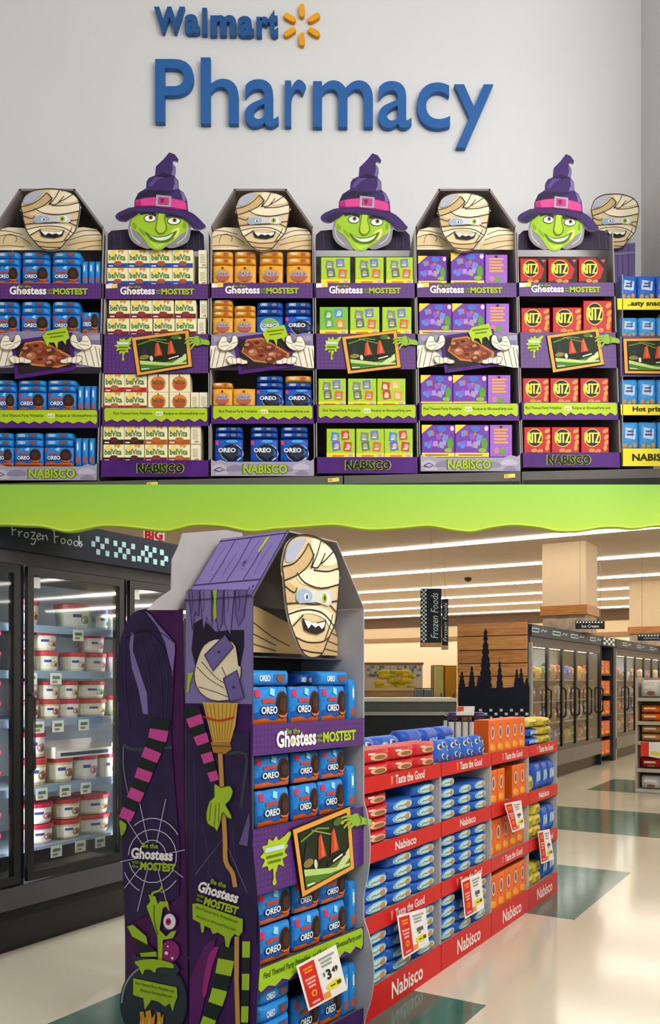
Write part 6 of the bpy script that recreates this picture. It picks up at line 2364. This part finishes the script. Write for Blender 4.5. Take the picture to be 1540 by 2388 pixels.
# ------------------------------------------------------------------ produce corner at the back
PR = Frame(0, 14.5, 0)
root = empty('produce_table', PR, PR.su(908), .4, 0, 'wooden produce table heaped with bananas at the back', 'table')
mb = MB()
mb.box(PR, PR.su(845), PR.su(967), 0, .9, PR.uz(900, 1628)[1] - .35, PR.uz(900, 1606)[1], wood_mat('#9a7648', '#b8945e'))
mb.build('wooden_crate', root)
part_box('crate_rim', PR, PR.su(845), PR.su(967), -.03, .0, PR.uz(900, 1611)[1], PR.uz(900, 1604)[1], C('#d8bc8c'), root)
part_box('table_base', PR, PR.su(850), PR.su(962), .1, .8, 0, PR.uz(900, 1628)[1] - .35, C('#5a4a38'), root)
rnd = random.Random(11)
bi = 0
for layer, (n, x0, x1, y) in enumerate(((9, 886, 960, 1600), (8, 884, 956, 1590), (6, 892, 948, 1581))):
    for i in range(n):
        x = x0 + (x1 - x0) * i / (n - 1)
        c = PR.m(x, y, .1 + layer * .06)
        mb = MB()
        pts, rr = [], []
        s_ = rnd.choice((-1, 1))
        for q in range(7):
            t = -1.1 + 2.2 * q / 6
            pts.append(c + Vector((.085 * math.sin(t), -.03 * math.cos(t * .5), .06 * math.cos(t) * s_ * -1 + .03)))
            rr.append((.014, .04, .048, .05, .048, .04, .014)[q])
        mb.tube(pts, rr, C('#e0c22e', 0.5, 0.12) if (i + layer) % 4 else C('#b8a83a', 0.5, 0.15), 8)
        tag(mb.build('banana', smooth=True), 'yellow banana on the produce heap, %s layer, %s from the grey tower wall' % (('lowest', 'middle', 'top')[layer], ORD[i]), 'banana', 'heaped bananas')
# mosaic strip, wire baskets, cupboards on the far wall side
MZ = Frame(0, 16.5, 0)
root = empty('tiled_partition', MZ, MZ.su(950), 0, 0, 'low pale partition with a mosaic tile strip behind the bananas', 'partition')
part_box('partition_body', MZ, MZ.su(840), MZ.su(986), 0, .12, 0, MZ.uz(900, 1550)[1], C('#d2c6b4', 0.7), root)
part_box('partition_cap', MZ, MZ.su(838), MZ.su(988), -.03, .15, MZ.uz(900, 1550)[1], MZ.uz(900, 1545)[1], C('#8a6a4a'), root)
cols = ['#c8ccc8', '#9aa8a8', '#6a7a80', '#d8d4cc', '#b8a890', '#52626a']
for i in range(22):
    for j in range(4):
        x = 856 + i * 5.8
        y = 1553 + j * 6.4
        if x > 980:
            continue
        u, z = MZ.uz(x, y)
        mb = MB()
        mb.box(MZ, u, u + .042, -.008, 0, z - .045, z, C(cols[rnd.randrange(6)], 0.3))
        mb.build('mosaic_tile', root)
for i, x in enumerate((967, 990)):
    root = empty('wire_basket', PR, PR.su(x + 10), .3, PR.uz(980, 1626)[1], ('grey wire basket beside the banana crate', 'grey wire basket nearer the yellow cupboard')[i], 'basket', 'grey wire baskets')
    u0, u1 = PR.su(x), PR.su(x + 21)
    z0, z1 = PR.uz(980, 1626)[1], PR.uz(980, 1606)[1]
    part_box('basket_liner', PR, u0 + .005, u1 - .005, .02, .4, z0, z1 - .02, C('#a8aab0'), root)
    for q in range(5):
        mb = MB()
        uu = u0 + (u1 - u0) * q / 4
        mb.tube([PR.w(uu, 0, z0), PR.w(uu, 0, z1)], .006, C('#5c5e66', 0.4), 6)
        mb.build('wire', root)
    mb = MB()
    mb.tube([PR.w(u0, 0, z1), PR.w(u1, 0, z1), PR.w(u1, .42, z1), PR.w(u0, .42, z1), PR.w(u0, 0, z1)], .008, C('#5c5e66', 0.4), 6)
    mb.build('basket_rim', root)
CP = Frame(0, 15.6, 0)
for x0, x1, y0, hx, lb in ((1011, 1036, 1551, '#e6dc92', 'pale yellow tall cupboard behind the counter'), (1037, 1066, 1552, '#e4a232', 'orange yellow tall cupboard touching the wood panel')):
    root = empty('tall_cupboard', CP, CP.su((x0 + x1) / 2), .2, 0, lb, 'cupboard')
    u0, u1 = CP.su(x0), CP.su(x1)
    z1 = CP.uz(1030, y0)[1]
    part_box('cupboard_body', CP, u0, u1, .02, .4, 0, z1, C('#a88a3c'), root)
    part_box('cupboard_door', CP, u0 + .012, u1 - .012, 0, .02, .1, z1 - .02, C(hx, 0.5), root)
    mb = MB()
    mb.tube([CP.w(u1 - .05, -.02, 1.2), CP.w(u1 - .05, -.02, 1.4)], .01, C('#4a4a4a', .3), 6)
    mb.build('handle', root)
# service counter
CN = Frame(0, 12.0, 0)
root = empty('service_counter', CN, CN.su(955), .3, 0, 'long dark green counter with a pale top edge in front of the produce', 'counter')
u0, u1 = CN.su(820), CN.su(1064)
z = [CN.uz(955, y)[1] for y in (1628, 1636, 1660, 1668, 1700)]
part_box('counter_top', CN, u0, u1, -.06, .7, z[1], z[0], C('#d8d6ca', 0.3), root)
part_box('upper_front', CN, u0, u1, -.02, .6, z[2], z[1], C('#4c5248', 0.35), root)
part_box('chrome_rail', CN, u0, u1, -.05, .6, z[3], z[2], C('#a8a89c', 0.3, metal=.6), root)
part_box('lower_front', CN, u0, u1, .0, .6, 0, z[3], C('#23262a', 0.4), root)
# wire bin with lilac packs and its sign
WB_ = Frame(0, 8.6, 0)
root = empty('wire_bin', WB_, WB_.su(1093), .2, 0, 'white wire bin of lilac packs in front of the wood panel', 'bin')
u0, u1 = WB_.su(1045), WB_.su(1142)
z0, z1 = WB_.uz(1090, 1715)[1], WB_.uz(1090, 1670)[1]
part_box('bin_liner', WB_, u0 + .01, u1 - .01, .02, .4, 0.0, z1 - .06, C('#d6d2cc', 0.6), root)
for q in range(7):
    mb = MB()
    uu = u0 + (u1 - u0) * q / 6
    mb.tube([WB_.w(uu, 0, z0 - .3), WB_.w(uu, 0, z1)], .006, C('#2c2c34', 0.4), 6)
    mb.build('wire', root)
mb = MB()
mb.tube([WB_.w(u0, 0, z1), WB_.w(u1, 0, z1), WB_.w(u1, .42, z1), WB_.w(u0, .42, z1), WB_.w(u0, 0, z1)], .009, C('#2c2c34', 0.4), 6)
mb.build('bin_rim', root)
for i, key in enumerate(('froz_violet', 'froz_tan', 'froz_violet')):
    a_ = u0 + .02 + i * (u1 - u0 - .04) / 3
    put(key, WB_, a_, a_ + .12, z1 - .06, z1 + .035, .08, .2, '%s pack lying in the wire bin, %s along' % ('lilac' if i != 1 else 'tan', ORD[i]), 'packs in the wire bin', 'pack')
a = Art(on(WB_, .05))
a.cut([(1066, 1647), (1108, 1647), (1106, 1668), (1064, 1672)], C('#ece8e0'), 0, -3)
o = a.build('bin_sign')
tag(o, 'small white card with a red patch above the wire bin', 'sign')
a = Art(on(WB_, .05))
a.fill([(1067, 1648), (1082, 1648), (1082, 1658), (1067, 1660)], C('#d8532c'), 1)
a.build('red_patch', o)

# ------------------------------------------------------------------ hanging aisle signs
for (x0, x1, y0, y1, zd, lb, wide) in ((981, 1030, 1372, 1499, 12.0, 'tall dark hanging sign with white script and a check strip', 1), (1031, 1046, 1397, 1505, 12.6, 'second dark hanging sign partly behind the first', 0)):
    fr = Frame(0, zd, 0)
    root = empty('hanging_sign', fr, fr.su((x0 + x1) / 2), 0, fr.uz(x0, y1)[1], lb, 'sign', 'hanging frozen food signs')
    a = Art(on(fr))
    a.cut([(x0, y0), (x1, y0), (x1, y1), (x0, y1)], NAVY, 0, -12)
    bd = a.build('sign_board', root)
    a = Art(on(fr))
    if wide:
        for i in range(3):
            for j in range(26):
                if (i + j) % 2 == 0:
                    a.rect(x0 + 1 + i * 4.5, y0 + 2 + j * 4.75, x0 + 1 + (i + 1) * 4.5, y0 + 2 + (j + 1) * 4.75, C('#cfe0e0'), 1)
        a.build('check_print', bd)
        a = Art(on(fr))
    a.text('Frozen Foods', x0 + (33 if wide else 8), (y0 + y1) / 2, (y1 - y0) * .84, 17 if wide else 9, C('#d8e8ea'), 2, -math.pi / 2, 0.0, .25)
    a.build('sign_lettering', bd)
    part_box('wood_foot', fr, fr.su(x0), fr.su(x1), -.01, .05, fr.uz(x0, y1 + 10)[1], fr.uz(x0, y1)[1], wood_mat('#b08050', '#d0a878'), root)
    mb = MB()
    p = fr.m((x0 + x1) / 2, y0)
    mb.tube([p, Vector((p.x, p.y, CEIL))], .003, C('#b0a494'), 6)
    mb.build('hanger_rod', root)
for (x0, x1, y0, y1, zd, lb, tx) in ((1343, 1411, 1448, 1467, 15.2, 'small dark hanging sign over the back freezer', 'Ice Cream'), (1488, 1556, 1479, 1494, 17, 'small dark hanging sign at the frame edge', None)):
    fr = Frame(0, zd, 0)
    a = Art(on(fr))
    a.cut([(x0, y0), (x1, y0), (x1, y1), (x0, y1)], NAVY, 0, -12)
    root = a.build('aisle_sign')
    tag(root, lb, 'sign', 'small aisle signs')
    a = Art(on(fr))
    for i in range(9):
        x = x0 + 2 + i * (x1 - x0 - 4) / 9
        a.rect(x, y0 + 1, x + 4, y0 + 5, C('#dfeaea'), 1)
    a.build('check_print', root)
    a = Art(on(fr))
    if tx:
        a.text(tx, (x0 + x1) / 2, y0 + 12, 40, 7, C('#dfeaea'), 1, 0, .02)
    else:
        a.rect(x0 + 14, y0 + 8, x0 + 50, y0 + 11, C('#8a98a0'), 1)
    a.build('sign_lettering', root)
    mb = MB()
    for f in (.15, .85):
        p = fr.m(x0 + (x1 - x0) * f, y0)
        mb.tube([p, Vector((p.x, p.y, CEIL))], .004, C('#8a8278'), 6)
        mb.build('hanger_wire', root)
        mb = MB()

# ------------------------------------------------------------------ end shelf at the right edge
EC = Frame(4.47, 12.8, -31.2)
root = empty('end_shelf', EC, .6, 0, 0, 'end shelf of orange and tan packs at the frame edge', 'shelf')
W7 = 1.3
part_box('back_panel', EC, 0, W7, .5, .54, 0, 1.66, C('#a89a88'), root)
part_box('side_panel', EC, 0, .03, 0, .54, 0, 1.66, C('#b0a494'), root)
ezs = [EC.uz(1495, y)[1] for y in (1840, 1792, 1729, 1682, 1627)]
part_box('base_plinth', EC, 0, W7, -.02, .5, 0, ezs[0], C('#c8c0b0'), root)
for z in ezs[1:]:
    part_box('shelf', EC, .03, W7, -.02, .5, z - .05, z, C('#b0a898'), root)
spec = [('froz_white', .2, 'grey white'), ('froz_red', .16, 'orange red'), ('froz_tan', .118, 'tan'), ('froz_orange', .118, 'orange'), ('froz_white', .26, 'pale patterned')]
for s_, (key, h, wd) in enumerate(spec):
    n = 2 if s_ in (2, 3) else 1
    for lay in range(n):
        for c in range(4):
            if s_ == 2 and lay == 1 and c > 1:
                continue
            if s_ == 1 and c == 1:
                continue
            put(key, EC, .06 + c * .3, .06 + c * .3 + .28, ezs[s_] + lay * h, ezs[s_] + (lay + 1) * h - .002, .02, .3,
                '%s pack on the end shelf, %s shelf up, %s layer, %s along' % (wd, ORD[s_], ('lower', 'upper')[lay], ORD[c]), 'packs on the end shelf', 'pack')
a = Art(on(EC, -.03))
a.cut([(1495, 1731), (1514, 1731), (1514, 1764), (1495, 1764)], C('#d83a28'), 0, -2)
a.cut([(1514, 1731), (1545, 1731), (1545, 1770), (1514, 1764)], C('#e4e0dc'), 0, -2)
o = a.build('shelf_card')
tag(o, 'red and white price card on the end shelf', 'price card')
a = Art(on(EC, -.03))
a.fill([(1517, 1752), (1543, 1755), (1543, 1764), (1517, 1761)], C('#dcd44a'), 1)
a.build('yellow_patch', o)
# ------------------------------------------------------------------ remove the originals that were only copied
for _k, _o in PROTO.items():
    for _c in list(_o.children):
        bpy.data.objects.remove(_c, do_unlink=True)
    bpy.data.objects.remove(_o, do_unlink=True)
